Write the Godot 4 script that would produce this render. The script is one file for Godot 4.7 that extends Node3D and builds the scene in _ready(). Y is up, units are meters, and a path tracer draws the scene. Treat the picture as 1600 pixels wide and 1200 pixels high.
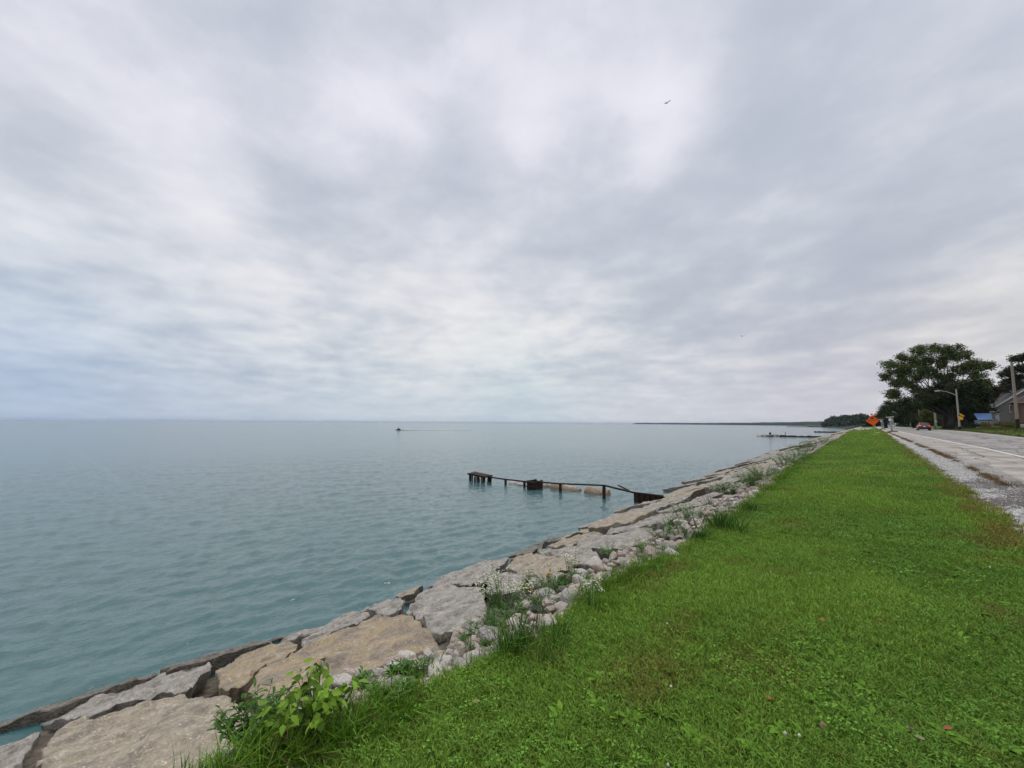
extends Node3D

# ------------------------------------------------------------------ camera model
const FOCAL := 650.0            # pixels of a 1600 x 1200 picture
const WATER_Y := -2.3
const SLOPE_A := 0.55          # top of the stone revetment: y = SLOPE_A + SLOPE_B * x
const SLOPE_B := 0.345
var cam: Camera3D
var rng := RandomNumberGenerator.new()
var taken := {}
var M := {}                     # materials
var nz := FastNoiseLite.new()   # relief of stones
var nb := FastNoiseLite.new()   # broad patches
var near_slabs := []            # outlines of the near armour stones, seen from above

# tables along the shore: [metres along the road from the camera, metres to the right]
const LAWN_LEFT := [[-60, -2.4], [0, -2.42], [0.9, -2.36], [1.4, -2.28], [2.0, -2.14], [2.6, -2.02], [3.9, -2.06], [6.0, -2.0], [7.7, -2.0], [12.0, -2.1], [21.0, -2.45], [33.0, -2.73], [53.0, -2.8], [109.0, -3.5], [200.0, -4.5], [480.0, -8.0], [700.0, -18.0], [1200.0, -95.0]]
const LAWN_RIGHT := [[-60, 1.3], [8, 1.31], [19, 1.35], [28, 1.31], [42, 1.16], [66, 1.0], [130, 0.9], [480, 0.0], [1200, -40]]
const PAVE_EDGE := [[-60, 2.3], [15, 2.2], [25, 2.22], [34, 2.04], [42, 1.86], [64, 1.35], [130, 1.1], [480, 0.4], [1200, -38]]
const WHITE_LINE := [[-60, 4.5], [25, 4.38], [33, 4.25], [41, 3.8], [54, 3.2], [67, 2.6], [112, 2.3], [480, 1.6], [1200, -37]]
const FAR_KERB := [[-60, 8.6], [48, 8.35], [68, 8.2], [97, 8.5], [480, 8.0], [1200, -30]]
const WATER_EDGE := [[-60, -8.7], [0, -8.7], [1, -8.75], [2.2, -8.35], [4, -8.25], [6, -7.95], [8.4, -8.15], [13, -8.2], [22, -8.67], [35, -9.43], [65, -10.9], [117, -11.4], [198, -12.2], [480, -16.0], [700, -32.0], [1200, -115.0], [1600, -170.0]]

func lut(t: float, table: Array) -> float:
	if t <= table[0][0]:
		return table[0][1]
	for i in range(1, table.size()):
		if t <= table[i][0]:
			var f: float = (t - table[i - 1][0]) / (table[i][0] - table[i - 1][0])
			return lerpf(table[i - 1][1], table[i][1], f)
	return table[table.size() - 1][1]

func grade(t: float) -> float:                       # the lawn and the road climb half a metre along the shore
	return 0.5 * smoothstep(5.0, 80.0, t)

func lawn_y(x: float, t: float) -> float:
	var f := clampf((x + 2.1) / 3.4, -0.3, 1.3)
	return grade(t) - 0.12 + 0.17 * f + 0.03 * sin(f * PI) + nb.get_noise_2d(x * 9.0, t * 7.0) * 0.035

func road_y(x: float, t: float) -> float:
	return grade(t) + 0.17 + 0.02 * clampf((x - 2.2) / 3.0, 0.0, 1.0)

func gravel_y(x: float, t: float) -> float:
	var a := lut(t, LAWN_RIGHT)
	return lerpf(lawn_y(a, t) - 0.018, road_y(2.2, t) - 0.012, (x - a) / (lut(t, PAVE_EDGE) - a)) - 0.03 * smoothstep(0.0, -0.35, x - a)

func land_y(x: float, t: float) -> float:             # beyond the far kerb
	return road_y(9.0, t) + 0.1 + 0.48 * smoothstep(9.0, 13.5, x) + nb.get_noise_2d(x, t) * 0.05

func border(t: float) -> float:                        # width of the cobble border
	return lerpf(0.55, 0.95, smoothstep(0.6, 1.6, t))

func bank_y(x: float, t: float) -> float:             # the ground under the stones
	var left := lut(t, LAWN_LEFT)
	var top := grade(t) - 0.16
	var b := border(t)
	if x > left - b:
		return top - 0.28 * clampf((left - x) / b, 0.0, 1.0)
	var edge := lut(t, WATER_EDGE)
	var f := (left - b - x) / maxf(0.5, left - b - edge)
	return lerpf(top - 0.28, WATER_Y - 0.15, f) - 0.5 * smoothstep(0.0, 0.12, f) * (1.0 - 0.85 * f) if f < 1.0 else maxf(-7.0, WATER_Y - 0.6 - (f - 1.0) * 1.6)

func rev_y(x: float, t: float) -> float:              # top of the armour stones
	var left := lut(t, LAWN_LEFT) - 0.85
	var edge := lut(t, WATER_EDGE)
	return lerpf(grade(t) - 0.42, WATER_Y + 0.03, (left - x) / (left - edge))

func ray(px: float, py: float) -> Vector3:
	return cam.transform.basis * Vector3((px - 800.0) / FOCAL, (600.0 - py) / FOCAL, -1.0)

func on_level(px: float, py: float, y: float) -> Vector3:
	var d := ray(px, py)
	return cam.position + d * ((y - cam.position.y) / d.y)

func on_slope(px: float, py: float, lift := 0.0) -> Vector3:
	var d := ray(px, py)
	return cam.position + d * ((SLOPE_A + lift - cam.position.y) / (d.y - SLOPE_B * d.x))

func on_lawn(px: float, py: float) -> Vector3:
	var p := on_level(px, py, 0.0)
	for i in 12:
		p = p.lerp(on_level(px, py, lawn_y(p.x, -p.z)), 0.7)
	return p

func on_bank(px: float, py: float) -> Vector3:        # on the border between lawn and armour stones
	var p := on_level(px, py, -0.3)
	for i in 20:
		var g := lawn_y(p.x, -p.z) if p.x > lut(-p.z, LAWN_LEFT) else maxf(bank_y(p.x, -p.z), grade(-p.z) - 0.5)
		p = p.lerp(on_level(px, py, g), 0.4)
	return p

func at_t(px: float, py: float, t: float) -> Vector3:
	var d := ray(px, py)
	return cam.position + d * (t / -d.z)

# ------------------------------------------------------------------ naming
func numbered(called: String) -> String:
	var n: int = taken.get(called, 0)
	taken[called] = n + 1
	return called if n == 0 else "%s_%03d" % [called, n]

func tag(o: Node, label: String, category: String, group := "", kind := "") -> void:
	if label: o.set_meta("label", label)
	if category: o.set_meta("category", category)
	if group: o.set_meta("group", group)
	if kind: o.set_meta("kind", kind)

func thing(called: String, at: Vector3, turn := 0.0) -> Node3D:
	var o := Node3D.new()
	o.name = numbered(called)
	add_child(o)
	o.position = at
	o.rotation.y = turn
	return o

func part(called: String, mesh: Mesh, m: Material, parent: Node = self) -> MeshInstance3D:
	var o := MeshInstance3D.new()
	o.name = numbered(called) if parent == self else called
	o.mesh = mesh
	o.material_override = m
	parent.add_child(o, true)
	return o

# ------------------------------------------------------------------ materials
func lin(r: float, g: float, b: float) -> Color:
	return Color(r, g, b).linear_to_srgb()

func mat(r: float, g: float, b: float, rough := 0.8, spec := 0.4, metal := 0.0) -> StandardMaterial3D:
	var m := StandardMaterial3D.new()
	m.albedo_color = lin(r, g, b)
	m.roughness = rough
	m.metallic_specular = spec
	m.metallic = metal
	return m

func vmat(rough := 0.7, back := 0.0) -> StandardMaterial3D:
	var m := StandardMaterial3D.new()
	m.vertex_color_use_as_albedo = true
	m.roughness = rough
	m.metallic_specular = 0.22
	m.cull_mode = BaseMaterial3D.CULL_DISABLED
	if back > 0.0:
		m.backlight_enabled = true
		m.backlight = Color(back, back, back)
	return m

func noise_image(size: int, seed_: int, freq: float, octaves := 5, gain := 0.5, kind := FastNoiseLite.TYPE_SIMPLEX_SMOOTH) -> Image:
	var n := FastNoiseLite.new()
	n.seed = seed_
	n.noise_type = kind
	n.frequency = freq
	n.fractal_octaves = octaves
	n.fractal_gain = gain
	return n.get_seamless_image(size, size)

# a colour map from two noises: stops are [value, linear colour], spots are flecks of a last colour
func color_texture(a: Image, b: Image, stops: Array, grain: float, fleck := Color.BLACK, fleck_at := 2.0) -> ImageTexture:
	var size := a.get_width()
	var da := a.get_data()
	var db := b.get_data()
	var out := PackedByteArray()
	out.resize(size * size * 3)
	var ramp := []
	for v in 256:
		var f := v / 255.0
		var c: Color = stops[0][1]
		for i in range(1, stops.size()):
			var g := clampf((f - stops[i - 1][0]) / (stops[i][0] - stops[i - 1][0]), 0.0, 1.0)
			c = c.lerp(stops[i][1], g)
		ramp.append(c)
	for i in size * size:
		var c: Color = ramp[da[i]]
		var fb := db[i] / 255.0
		var k := 1.0 + (fb - 0.5) * grain
		if fb > fleck_at:
			c = c.lerp(fleck, clampf((fb - fleck_at) * 12.0, 0.0, 0.8))
		c = Color(clampf(c.r * k, 0, 1), clampf(c.g * k, 0, 1), clampf(c.b * k, 0, 1)).linear_to_srgb()
		out[i * 3] = int(c.r * 255.0)
		out[i * 3 + 1] = int(c.g * 255.0)
		out[i * 3 + 2] = int(c.b * 255.0)
	return ImageTexture.create_from_image(Image.create_from_data(size, size, false, Image.FORMAT_RGB8, out))

func textured(tex: Texture2D, metres: float, rough: float, relief: Texture2D = null, cm := 0.0, vertex := false) -> StandardMaterial3D:
	var m := StandardMaterial3D.new()
	m.albedo_texture = tex
	m.uv1_triplanar = true
	m.uv1_world_triplanar = true
	m.uv1_triplanar_sharpness = 3.0
	m.uv1_scale = Vector3.ONE / metres
	m.roughness = rough
	m.metallic_specular = 0.35
	m.vertex_color_use_as_albedo = vertex
	if relief:
		m.heightmap_enabled = true
		m.heightmap_texture = relief
		m.heightmap_scale = cm
	return m

# ------------------------------------------------------------------ shapes
func st() -> SurfaceTool:
	var s := SurfaceTool.new()
	s.begin(Mesh.PRIMITIVE_TRIANGLES)
	return s

func done(s: SurfaceTool) -> ArrayMesh:
	s.generate_normals()
	return s.commit()

func tri(s: SurfaceTool, a: Vector3, b: Vector3, c: Vector3) -> void:
	s.add_vertex(a); s.add_vertex(b); s.add_vertex(c)

func quad(s: SurfaceTool, a: Vector3, b: Vector3, c: Vector3, d: Vector3) -> void:
	tri(s, a, b, c)
	tri(s, a, c, d)

func box(s: SurfaceTool, c: Vector3, e: Vector3, basis := Basis.IDENTITY, bevel := 0.0) -> void:
	s.set_smooth_group(-1)
	var h := e / 2.0
	var bv := minf(bevel, minf(h.x, minf(h.y, h.z)) * 0.45)
	if bv <= 0.0:
		for f in [[Vector3.RIGHT, Vector3.UP], [Vector3.LEFT, Vector3.UP], [Vector3.UP, Vector3.BACK], [Vector3.DOWN, Vector3.BACK], [Vector3.BACK, Vector3.UP], [Vector3.FORWARD, Vector3.UP]]:
			var n: Vector3 = f[0]
			var u: Vector3 = f[1]
			var w := n.cross(u)
			var p := n * h
			quad(s, c + basis * (p - u * h - w * h), c + basis * (p - u * h + w * h), c + basis * (p + u * h + w * h), c + basis * (p + u * h - w * h))
		return
	# bevelled: eight corners of three points each, drawn as a hull of faces, edges and corners
	for f in [[Vector3.RIGHT, Vector3.UP], [Vector3.LEFT, Vector3.UP], [Vector3.UP, Vector3.BACK], [Vector3.DOWN, Vector3.BACK], [Vector3.BACK, Vector3.UP], [Vector3.FORWARD, Vector3.UP]]:
		var n: Vector3 = f[0]
		var u: Vector3 = f[1]
		var w := n.cross(u)
		var hi := h - Vector3.ONE * bv
		var p := n * h
		quad(s, c + basis * (p - u * hi - w * hi), c + basis * (p - u * hi + w * hi), c + basis * (p + u * hi + w * hi), c + basis * (p + u * hi - w * hi))
	for ax in 3:
		var a1 := (ax + 1) % 3
		var a2 := (ax + 2) % 3
		for s1 in [-1.0, 1.0]:
			for s2 in [-1.0, 1.0]:
				var q := []
				for e_ in [-1.0, 1.0]:
					for k in 2:
						var v := Vector3.ZERO
						v[ax] = e_ * (h[ax] - bv)
						v[a1] = s1 * (h[a1] - (bv if k == 1 else 0.0))
						v[a2] = s2 * (h[a2] - (bv if k == 0 else 0.0))
						q.append(c + basis * v)
				if s1 * s2 > 0.0:
					quad(s, q[0], q[1], q[3], q[2])
				else:
					quad(s, q[0], q[2], q[3], q[1])
	for sx in [-1.0, 1.0]:
		for sy in [-1.0, 1.0]:
			for sz in [-1.0, 1.0]:
				var sg := Vector3(sx, sy, sz)
				var hi := h - Vector3.ONE * bv
				var pa := c + basis * (sg * Vector3(h.x, hi.y, hi.z))
				var pb := c + basis * (sg * Vector3(hi.x, h.y, hi.z))
				var pc := c + basis * (sg * Vector3(hi.x, hi.y, h.z))
				if sx * sy * sz > 0.0: tri(s, pa, pc, pb)
				else: tri(s, pa, pb, pc)

func boxed(c: Vector3, e: Vector3, bevel := 0.0, basis := Basis.IDENTITY) -> ArrayMesh:
	var s := st()
	box(s, c, e, basis, bevel)
	return done(s)

func tube(s: SurfaceTool, pts: Array, radii: Array, sides := 8, capped := true) -> void:
	s.set_smooth_group(0)
	var rings := []
	var up := Vector3(0.31, 0.1, 0.95).normalized()
	for i in pts.size():
		var d: Vector3 = (pts[mini(i + 1, pts.size() - 1)] - pts[maxi(i - 1, 0)]).normalized()
		var u := d.cross(up if absf(d.dot(up)) < 0.95 else Vector3.RIGHT).normalized()
		var w := d.cross(u)
		var ring := []
		for k in sides:
			var a := TAU * k / sides
			ring.append(pts[i] + (u * cos(a) + w * sin(a)) * radii[i])
		rings.append(ring)
	for i in rings.size() - 1:
		for k in sides:
			var k2 := (k + 1) % sides
			quad(s, rings[i][k], rings[i + 1][k], rings[i + 1][k2], rings[i][k2])
	if capped:
		s.set_smooth_group(-1)
		for k in range(1, sides - 1):
			var e: Array = rings[-1]
			tri(s, e[0], e[k + 1], e[k])
			var b: Array = rings[0]
			tri(s, b[0], b[k], b[k + 1])
		s.set_smooth_group(0)

func tubed(pts: Array, radii: Array, sides := 8) -> ArrayMesh:
	var s := st()
	tube(s, pts, radii, sides)
	return done(s)

# a sheet between two edges that run along the shore
func strip(called: String, left: Callable, right: Callable, height: Callable, ts: Array, cols: int, m: Material, tint: Variant = null) -> MeshInstance3D:
	var s := st()
	s.set_smooth_group(0)
	for t: float in ts:
		var a: float = left.call(t)
		var b: float = right.call(t)
		for k in cols + 1:
			var x := lerpf(a, b, float(k) / cols)
			if tint != null:
				s.set_color(tint.call(x, t))
			s.set_smooth_group(0)
			s.add_vertex(Vector3(x, height.call(x, t), -t))
	for i in ts.size() - 1:
		for k in cols:
			var v := i * (cols + 1) + k
			for q in [v, v + cols + 1, v + cols + 2, v, v + cols + 2, v + 1]:
				s.add_index(q)
	s.generate_normals()
	var o := part(called, s.commit(), m)
	tag(o, "", "", "", "structure")
	return o

func graded(a: float, b: float, first: float, growth: float) -> Array:
	var out := [a]
	var step := first
	while out[-1] < b:
		out.append(minf(b, out[-1] + step))
		step *= growth
	return out

# a stone slab from the outline of its top, in its own axes round its middle
func slab(outline: Array, thick: float, seed_: int, around: int, rings: int, rough: float, bevel: float) -> Array:
	var c := Vector3.ZERO
	for p: Vector3 in outline: c += p
	c /= outline.size()
	var total := 0.0
	for i in outline.size(): total += outline[i].distance_to(outline[(i + 1) % outline.size()])
	var edge := []
	var i0 := 0
	var run := 0.0
	var clockwise := 0.0
	for i in outline.size():
		var a: Vector3 = outline[i] - c
		var b: Vector3 = outline[(i + 1) % outline.size()] - c
		clockwise += a.z * b.x - a.x * b.z
	if clockwise > 0.0: outline.reverse()
	for k in around:
		var want := total * k / around
		while run + outline[i0].distance_to(outline[(i0 + 1) % outline.size()]) < want:
			run += outline[i0].distance_to(outline[(i0 + 1) % outline.size()])
			i0 += 1
		var a: Vector3 = outline[i0 % outline.size()]
		var b: Vector3 = outline[(i0 + 1) % outline.size()]
		edge.append(a.lerp(b, (want - run) / maxf(0.001, a.distance_to(b))) - c)
	# round the corners a little and roughen the line
	for pass_ in 1:
		var old := edge.duplicate()
		for k in around: edge[k] = old[k] * 0.5 + (old[(k + 1) % around] + old[k - 1]) * 0.25
	var off := Vector3(seed_ * 7.3, seed_ * 3.1, seed_ * 5.7)
	for k in around:
		var e: Vector3 = edge[k]
		e *= 1.0 + 0.055 * rough * nz.get_noise_3dv((e + off) * 30.0) + 0.03 * rough * nz.get_noise_3dv((e + off) * 110.0)
		edge[k] = e
	var s := st()
	var count := 0
	s.set_smooth_group(0)
	s.add_vertex(Vector3(0, top_relief(Vector3.ZERO, off, rough), 0))
	var levels := []
	for r in range(1, rings + 1):
		levels.append([1.0 - pow(1.0 - float(r) / rings, 1.6), 0])
	for r in 6:
		levels.append([1.0, r])
	var rim := rings - 1
	var at_level := -1
	for lv in levels:
		at_level += 1
		for k in around:
			var e: Vector3 = edge[k]
			var f: float = lv[0]
			var p := e * f
			var span := e.length() * (1.0 - f)
			var chip := 0.5 + 1.4 * clampf(nz.get_noise_3dv((e + off) * 26.0 + Vector3(40, 0, 0)) + 0.2, 0.0, 1.0)
			var b := bevel * chip
			if at_level <= rim:
				p.y += top_relief(p, off, rough)
				if span < b:
					var q := 1.0 - span / b
					p.y -= b * 0.55 * q * q
			else:
				var q: float = lv[1] / 5.0
				p.y += top_relief(p, off, rough) - b * 0.55 - thick * q * (0.35 + 0.65 * q)
				var push := 1.0 if q == 0.0 else 1.0 + 0.07 * rough * nz.get_noise_3dv((p + off) * 40.0) + 0.02 * sin(q * PI)
				push -= 0.22 * q
				p.x *= push
				p.z *= push
			s.set_smooth_group(0 if at_level <= rim else 1)
			s.add_vertex(p)
	for k in around:
		s.add_index(0); s.add_index(1 + k); s.add_index(1 + (k + 1) % around)
	for r in levels.size() - 1:
		if r == rim: continue
		for k in around:
			var a := 1 + r * around + k
			var b := 1 + r * around + (k + 1) % around
			for q in [a, a + around, b + around, a, b + around, b]: s.add_index(q)
	s.generate_normals()
	return [s.commit(), c]

func top_relief(p: Vector3, off: Vector3, rough: float) -> float:
	var q := Vector3(p.x, 0, p.z) + off
	var h := 0.045 * nz.get_noise_3dv(q * 9.0) + 0.016 * nz.get_noise_3dv(q * 40.0) + 0.008 * nz.get_noise_3dv(q * 130.0)
	var ledge := nz.get_noise_3dv(q * 13.0 + Vector3(90, 0, 0)) * 2.4
	h += 0.035 * (floorf(ledge) + smoothstep(0.0, 0.16, ledge - floorf(ledge)))
	return h * rough

func boulder(seed_: int, lat := 9, lon := 14, broken := false) -> ArrayMesh:
	var s := st()
	var r := RandomNumberGenerator.new()
	r.seed = seed_ * 77 + 5
	var cuts := []
	for i in 13:
		cuts.append([Vector3(r.randfn(), r.randfn(), r.randfn()).normalized(), r.randf_range(0.5, 0.85)])
	var off := Vector3(seed_ * 11.0, seed_ * 5.0, 0)
	for j in lat + 1:
		for i in lon:
			var th := PI * j / lat
			var ph := TAU * (i + 0.5 * (j % 2)) / lon
			var d := Vector3(sin(th) * cos(ph), cos(th), sin(th) * sin(ph))
			var k := 1.0 + 0.22 * nz.get_noise_3dv((d + off) * 14.0) + 0.07 * nz.get_noise_3dv((d + off) * 45.0)
			for c in cuts:
				var along := d.dot(c[0])
				if along > 0.05: k = minf(k, lerpf(k, c[1] / along, 0.96) if c[1] / along < k else k)
			s.set_smooth_group(-1 if broken else 0)
			s.add_vertex(d * k * 0.5)
	for j in lat:
		for i in lon:
			var a := j * lon + i
			var b := j * lon + (i + 1) % lon
			for q in [a, a + lon, b + lon, a, b + lon, b]: s.add_index(q)
	s.generate_normals()
	return s.commit()

func multi(called: String, mesh: Mesh, m: Material, places: Array, colors: Array, parent: Node = self) -> MultiMeshInstance3D:
	var mm := MultiMesh.new()
	mm.transform_format = MultiMesh.TRANSFORM_3D
	mm.use_colors = not colors.is_empty()
	mm.mesh = mesh
	mm.instance_count = places.size()
	for i in places.size():
		mm.set_instance_transform(i, places[i])
		if mm.use_colors: mm.set_instance_color(i, colors[i])
	var o := MultiMeshInstance3D.new()
	o.name = numbered(called) if parent == self else called
	o.multimesh = mm
	o.material_override = m
	parent.add_child(o, true)
	return o

# copies of a small mesh joined into one, each with its tint
func merged(called: String, mesh: ArrayMesh, m: Material, places: Array, colors: Array, parent: Node) -> MeshInstance3D:
	var a := mesh.surface_get_arrays(0)
	var v: PackedVector3Array = a[Mesh.ARRAY_VERTEX]
	var n: PackedVector3Array = a[Mesh.ARRAY_NORMAL]
	var c: PackedColorArray = a[Mesh.ARRAY_COLOR]
	var ov := PackedVector3Array()
	var on := PackedVector3Array()
	var oc := PackedColorArray()
	for i in places.size():
		var x: Transform3D = places[i]
		ov.append_array(x * v)
		on.append_array(Transform3D(x.basis.orthonormalized(), Vector3.ZERO) * n)
		var tint: Color = colors[i]
		for k in c.size(): oc.append(c[k] * tint)
	var out := []
	out.resize(Mesh.ARRAY_MAX)
	out[Mesh.ARRAY_VERTEX] = ov
	out[Mesh.ARRAY_NORMAL] = on
	out[Mesh.ARRAY_COLOR] = oc
	var am := ArrayMesh.new()
	am.add_surface_from_arrays(Mesh.PRIMITIVE_TRIANGLES, out)
	return part(called, am, m, parent)

func spot(at: Vector3, size: float, tilt := 0.15, tall := 1.0) -> Transform3D:
	var b := Basis(Vector3.UP, rng.randf() * TAU)
	b = Basis(Vector3(rng.randfn(), 0, rng.randfn()).normalized(), rng.randfn() * tilt) * b
	return Transform3D(b.scaled(Vector3(size, size * tall, size)) if absf(tall - 1.0) > 0.01 else b.scaled(Vector3.ONE * size), at)

# blades of grass: n of them from a spot of that radius, each bending out
func blades(n: int, radius: float, low: float, high: float, wide: float, lean: float, seed_: int) -> ArrayMesh:
	var s := st()
	var r := RandomNumberGenerator.new()
	r.seed = seed_
	s.set_smooth_group(-1)
	for i in n:
		var a := r.randf() * TAU
		var base := Vector3(cos(a), 0, sin(a)) * radius * sqrt(r.randf())
		var out := Vector3(cos(a + r.randfn() * 0.8), 0, sin(a + r.randfn() * 0.8))
		var h := r.randf_range(low, high)
		var side := Vector3(-out.z, 0, out.x).rotated(Vector3.UP, r.randfn() * 0.5) * wide * r.randf_range(0.6, 1.2) * 0.5
		var l := lean * r.randf_range(0.3, 1.4)
		var mid := base + Vector3.UP * h * 0.6 + out * h * l * 0.35
		var tip := base + Vector3.UP * h * (1.0 - 0.25 * l) + out * h * l
		var k := r.randf_range(0.72, 1.25)
		s.set_color(Color(k * r.randf_range(0.9, 1.15), k, k * 0.95))
		quad(s, base - side * 0.7, mid - side, mid + side, base + side * 0.7)
		tri(s, mid - side, tip, mid + side)
	return done(s)

# a flat leaf folded along its rib: outline widths along its length
func leaf(s: SurfaceTool, at: Vector3, along: Vector3, up: Vector3, long: float, widths: Array, droop: float, c: Color) -> void:
	var side := along.cross(up).normalized()
	var n := widths.size()
	s.set_color(c)
	s.set_smooth_group(0)
	var rib := []
	for i in n:
		var f := float(i) / (n - 1)
		rib.append(at + along * long * f - Vector3.UP * droop * long * f * f)
	for i in n - 1:
		for e in [-1.0, 1.0]:
			var w0: float = widths[i] * long
			var w1: float = widths[i + 1] * long
			var a: Vector3 = rib[i] + side * e * w0 + up * w0 * 0.25
			var b: Vector3 = rib[i + 1] + side * e * w1 + up * w1 * 0.25
			if e > 0: quad(s, rib[i], rib[i + 1], b, a)
			else: quad(s, rib[i], a, b, rib[i + 1])

func green(k := 1.0, yellow := 0.0) -> Color:
	var v := k * rng.randf_range(0.75, 1.25)
	return Color(0.062 * v * (1.0 + yellow), 0.135 * v, 0.018 * v)

# ------------------------------------------------------------------ the scene
func _ready() -> void:
	rng.seed = 20240917
	nz.seed = 11
	nz.frequency = 0.1
	nz.fractal_octaves = 3
	nb.seed = 5
	nb.frequency = 0.05
	nb.fractal_octaves = 3
	# camera: a wide lens, held a metre and a half above the lawn, turned from the road towards the lake
	cam = Camera3D.new()
	cam.name = "camera"
	cam.position = Vector3(0, 1.5, 0)
	cam.rotation_degrees = Vector3(5.36, 40.944, 0.36)
	cam.fov = rad_to_deg(2.0 * atan(600.0 / FOCAL))
	cam.near = 0.05
	cam.far = 40000.0
	cam.current = true
	add_child(cam)
	# overcast sky
	var env := Environment.new()
	var sky := Sky.new()
	var pano := PanoramaSkyMaterial.new()
	pano.panorama = sky_texture()
	sky.sky_material = pano
	env.background_mode = Environment.BG_SKY
	env.sky = sky
	env.tonemap_mode = Environment.TONE_MAPPER_LINEAR
	env.tonemap_exposure = 1.0
	env.sdfgi_enabled = true
	env.ssao_enabled = true
	env.ssil_enabled = true
	env.fog_enabled = true
	env.fog_density = 0.00007
	env.fog_light_color = Color(0.70, 0.78, 0.90)
	var we := WorldEnvironment.new()
	we.name = "environment"
	we.environment = env
	add_child(we)
	# the sun behind the cloud: weak and wide
	var sun := DirectionalLight3D.new()
	sun.name = "sun"
	sun.light_energy = 0.45
	sun.light_angular_distance = 24.0
	sun.light_color = Color(1.0, 0.97, 0.93)
	sun.shadow_enabled = true
	add_child(sun)
	sun.look_at_from_position(Vector3.ZERO, -Vector3(-0.35, 1.0, -0.25), Vector3.RIGHT)
	make_materials()
	build_ground()
	build_water()
	build_stones()
	build_cobbles()
	build_grass()
	build_plants()
	build_groynes()
	build_road_things()
	build_trees()
	build_houses()
	build_far_shore()
	build_small_things()

func sky_texture() -> ImageTexture:
	var w := 2048
	var h := 1024
	var n1 := FastNoiseLite.new()
	n1.seed = 3
	n1.frequency = 1.0
	n1.fractal_octaves = 5
	n1.fractal_gain = 0.5
	n1.domain_warp_enabled = true
	n1.domain_warp_amplitude = 0.35
	n1.domain_warp_frequency = 1.3
	# cloud masses seen in the picture, as directions: [x, y, radius in pixels, lighter or darker]
	var puffs := [[560, 110, 90, 0.45], [500, 210, 60, 0.4], [640, 170, 70, 0.4], [300, 180, 100, 0.2], [0, 340, 130, 0.35], [250, 330, 130, 0.3], [330, 310, 50, 0.3], [1020, 190, 80, 0.65], [1090, 150, 80, 0.45], [1000, 260, 40, 0.3], [800, 160, 80, 0.4], [830, 230, 60, 0.35], [620, 480, 120, 0.4], [760, 500, 90, 0.35], [430, 420, 80, 0.25], [1500, 450, 100, 0.35], [1350, 250, 120, 0.15], [960, 480, 90, 0.25], [650, 350, 55, 0.3], [420, 500, 130, 0.15], [880, 545, 120, 0.1], [100, 90, 120, 0.1],
		[430, 60, 90, -0.4], [150, 240, 100, -0.4], [60, 280, 80, -0.25], [450, 280, 90, -0.45], [530, 370, 100, -0.4], [700, 290, 80, -0.2], [1200, 150, 120, -0.5], [1260, 60, 150, -0.25], [900, 340, 130, -0.4], [1100, 420, 170, -0.4], [1500, 330, 150, -0.45], [1400, 420, 130, -0.3], [560, 540, 90, -0.25], [700, 450, 60, -0.2], [250, 400, 80, -0.2], [1550, 60, 100, -0.3], [0, 30, 80, -0.15], [1150, 560, 160, -0.15], [760, 20, 90, -0.1], [900, 430, 60, -0.2]]
	var tints := [[0, 660, 230, -20, -12, -3], [330, 650, 200, -12, -8, -3], [0, 540, 130, -9, -5, 0], [560, 655, 150, -8, -2, 0], [800, 645, 150, -14, -5, -3], [1300, 640, 180, -2, -6, -5], [1550, 560, 130, 0, -3, -7]]
	var pd := []
	for p in puffs:
		var d := ray(p[0], p[1])
		pd.append([d.normalized(), pow(p[2] / FOCAL * 2.0 / (1.0 + d.length_squared()) * 1.15, -2.0), p[3]])
	var td := []
	for p in tints:
		td.append([ray(p[0], p[1]).normalized(), pow(p[2] / FOCAL * 0.7, -2.0), Vector3(p[3], p[4], p[5])])
	var out := PackedByteArray()
	out.resize(w * h * 3)
	var toward := -cam.transform.basis.z
	for j in h:
		var el := PI * (0.5 - (j + 0.5) / h)
		var sy := sin(el)
		var cy := cos(el)
		for i in w:
			var at := (j * w + i) * 3
			if j > h / 2:
				out[at] = 178
				out[at + 1] = 192
				out[at + 2] = 204
				continue
			var az := TAU * ((i + 0.5) / w - 0.5)
			var d := Vector3(-sin(az) * cy, sy, cos(az) * cy)
			var k := 1.0 / (sy + 0.14)
			var q := Vector2(d.x * k, d.z * k)
			var s := 0.5 + 0.50 * n1.get_noise_2d(q.x * 0.9, q.y * 0.9) + 0.45 * n1.get_noise_2d(q.x * 1.9 + 9.0, q.y * 1.9) + 0.27 * n1.get_noise_2d(q.x * 4.6 + 30.0, q.y * 4.6)
			var col := Vector3(0, 0, 0)
			if d.dot(toward) > 0.3:
				for p in pd:
					var g: float = d.distance_squared_to(p[0]) * p[1]
					if g < 5.0: s += p[2] * exp(-g) * 0.95
				for p in td:
					var g: float = d.distance_squared_to(p[0]) * p[1]
					if g < 5.0: col += p[2] * exp(-g)
			s = 0.5 + 0.66 * tanh((s - 0.5) * 1.42)
			s = lerpf(0.42, s, 0.35 + 0.65 * smoothstep(0.0, 0.16, sy))
			var high := smoothstep(0.15, 0.6, sy)
			var dark := Vector3(187, 194, 206).lerp(Vector3(190, 197, 210), high)
			var pale := Vector3(235, 235, 236).lerp(Vector3(233, 233, 243), high)
			col += dark.lerp(pale, s)
			out[at] = clampi(int(col.x), 0, 255)
			out[at + 1] = clampi(int(col.y), 0, 255)
			out[at + 2] = clampi(int(col.z), 0, 255)
	return ImageTexture.create_from_image(Image.create_from_data(w, h, false, Image.FORMAT_RGB8, out))

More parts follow.
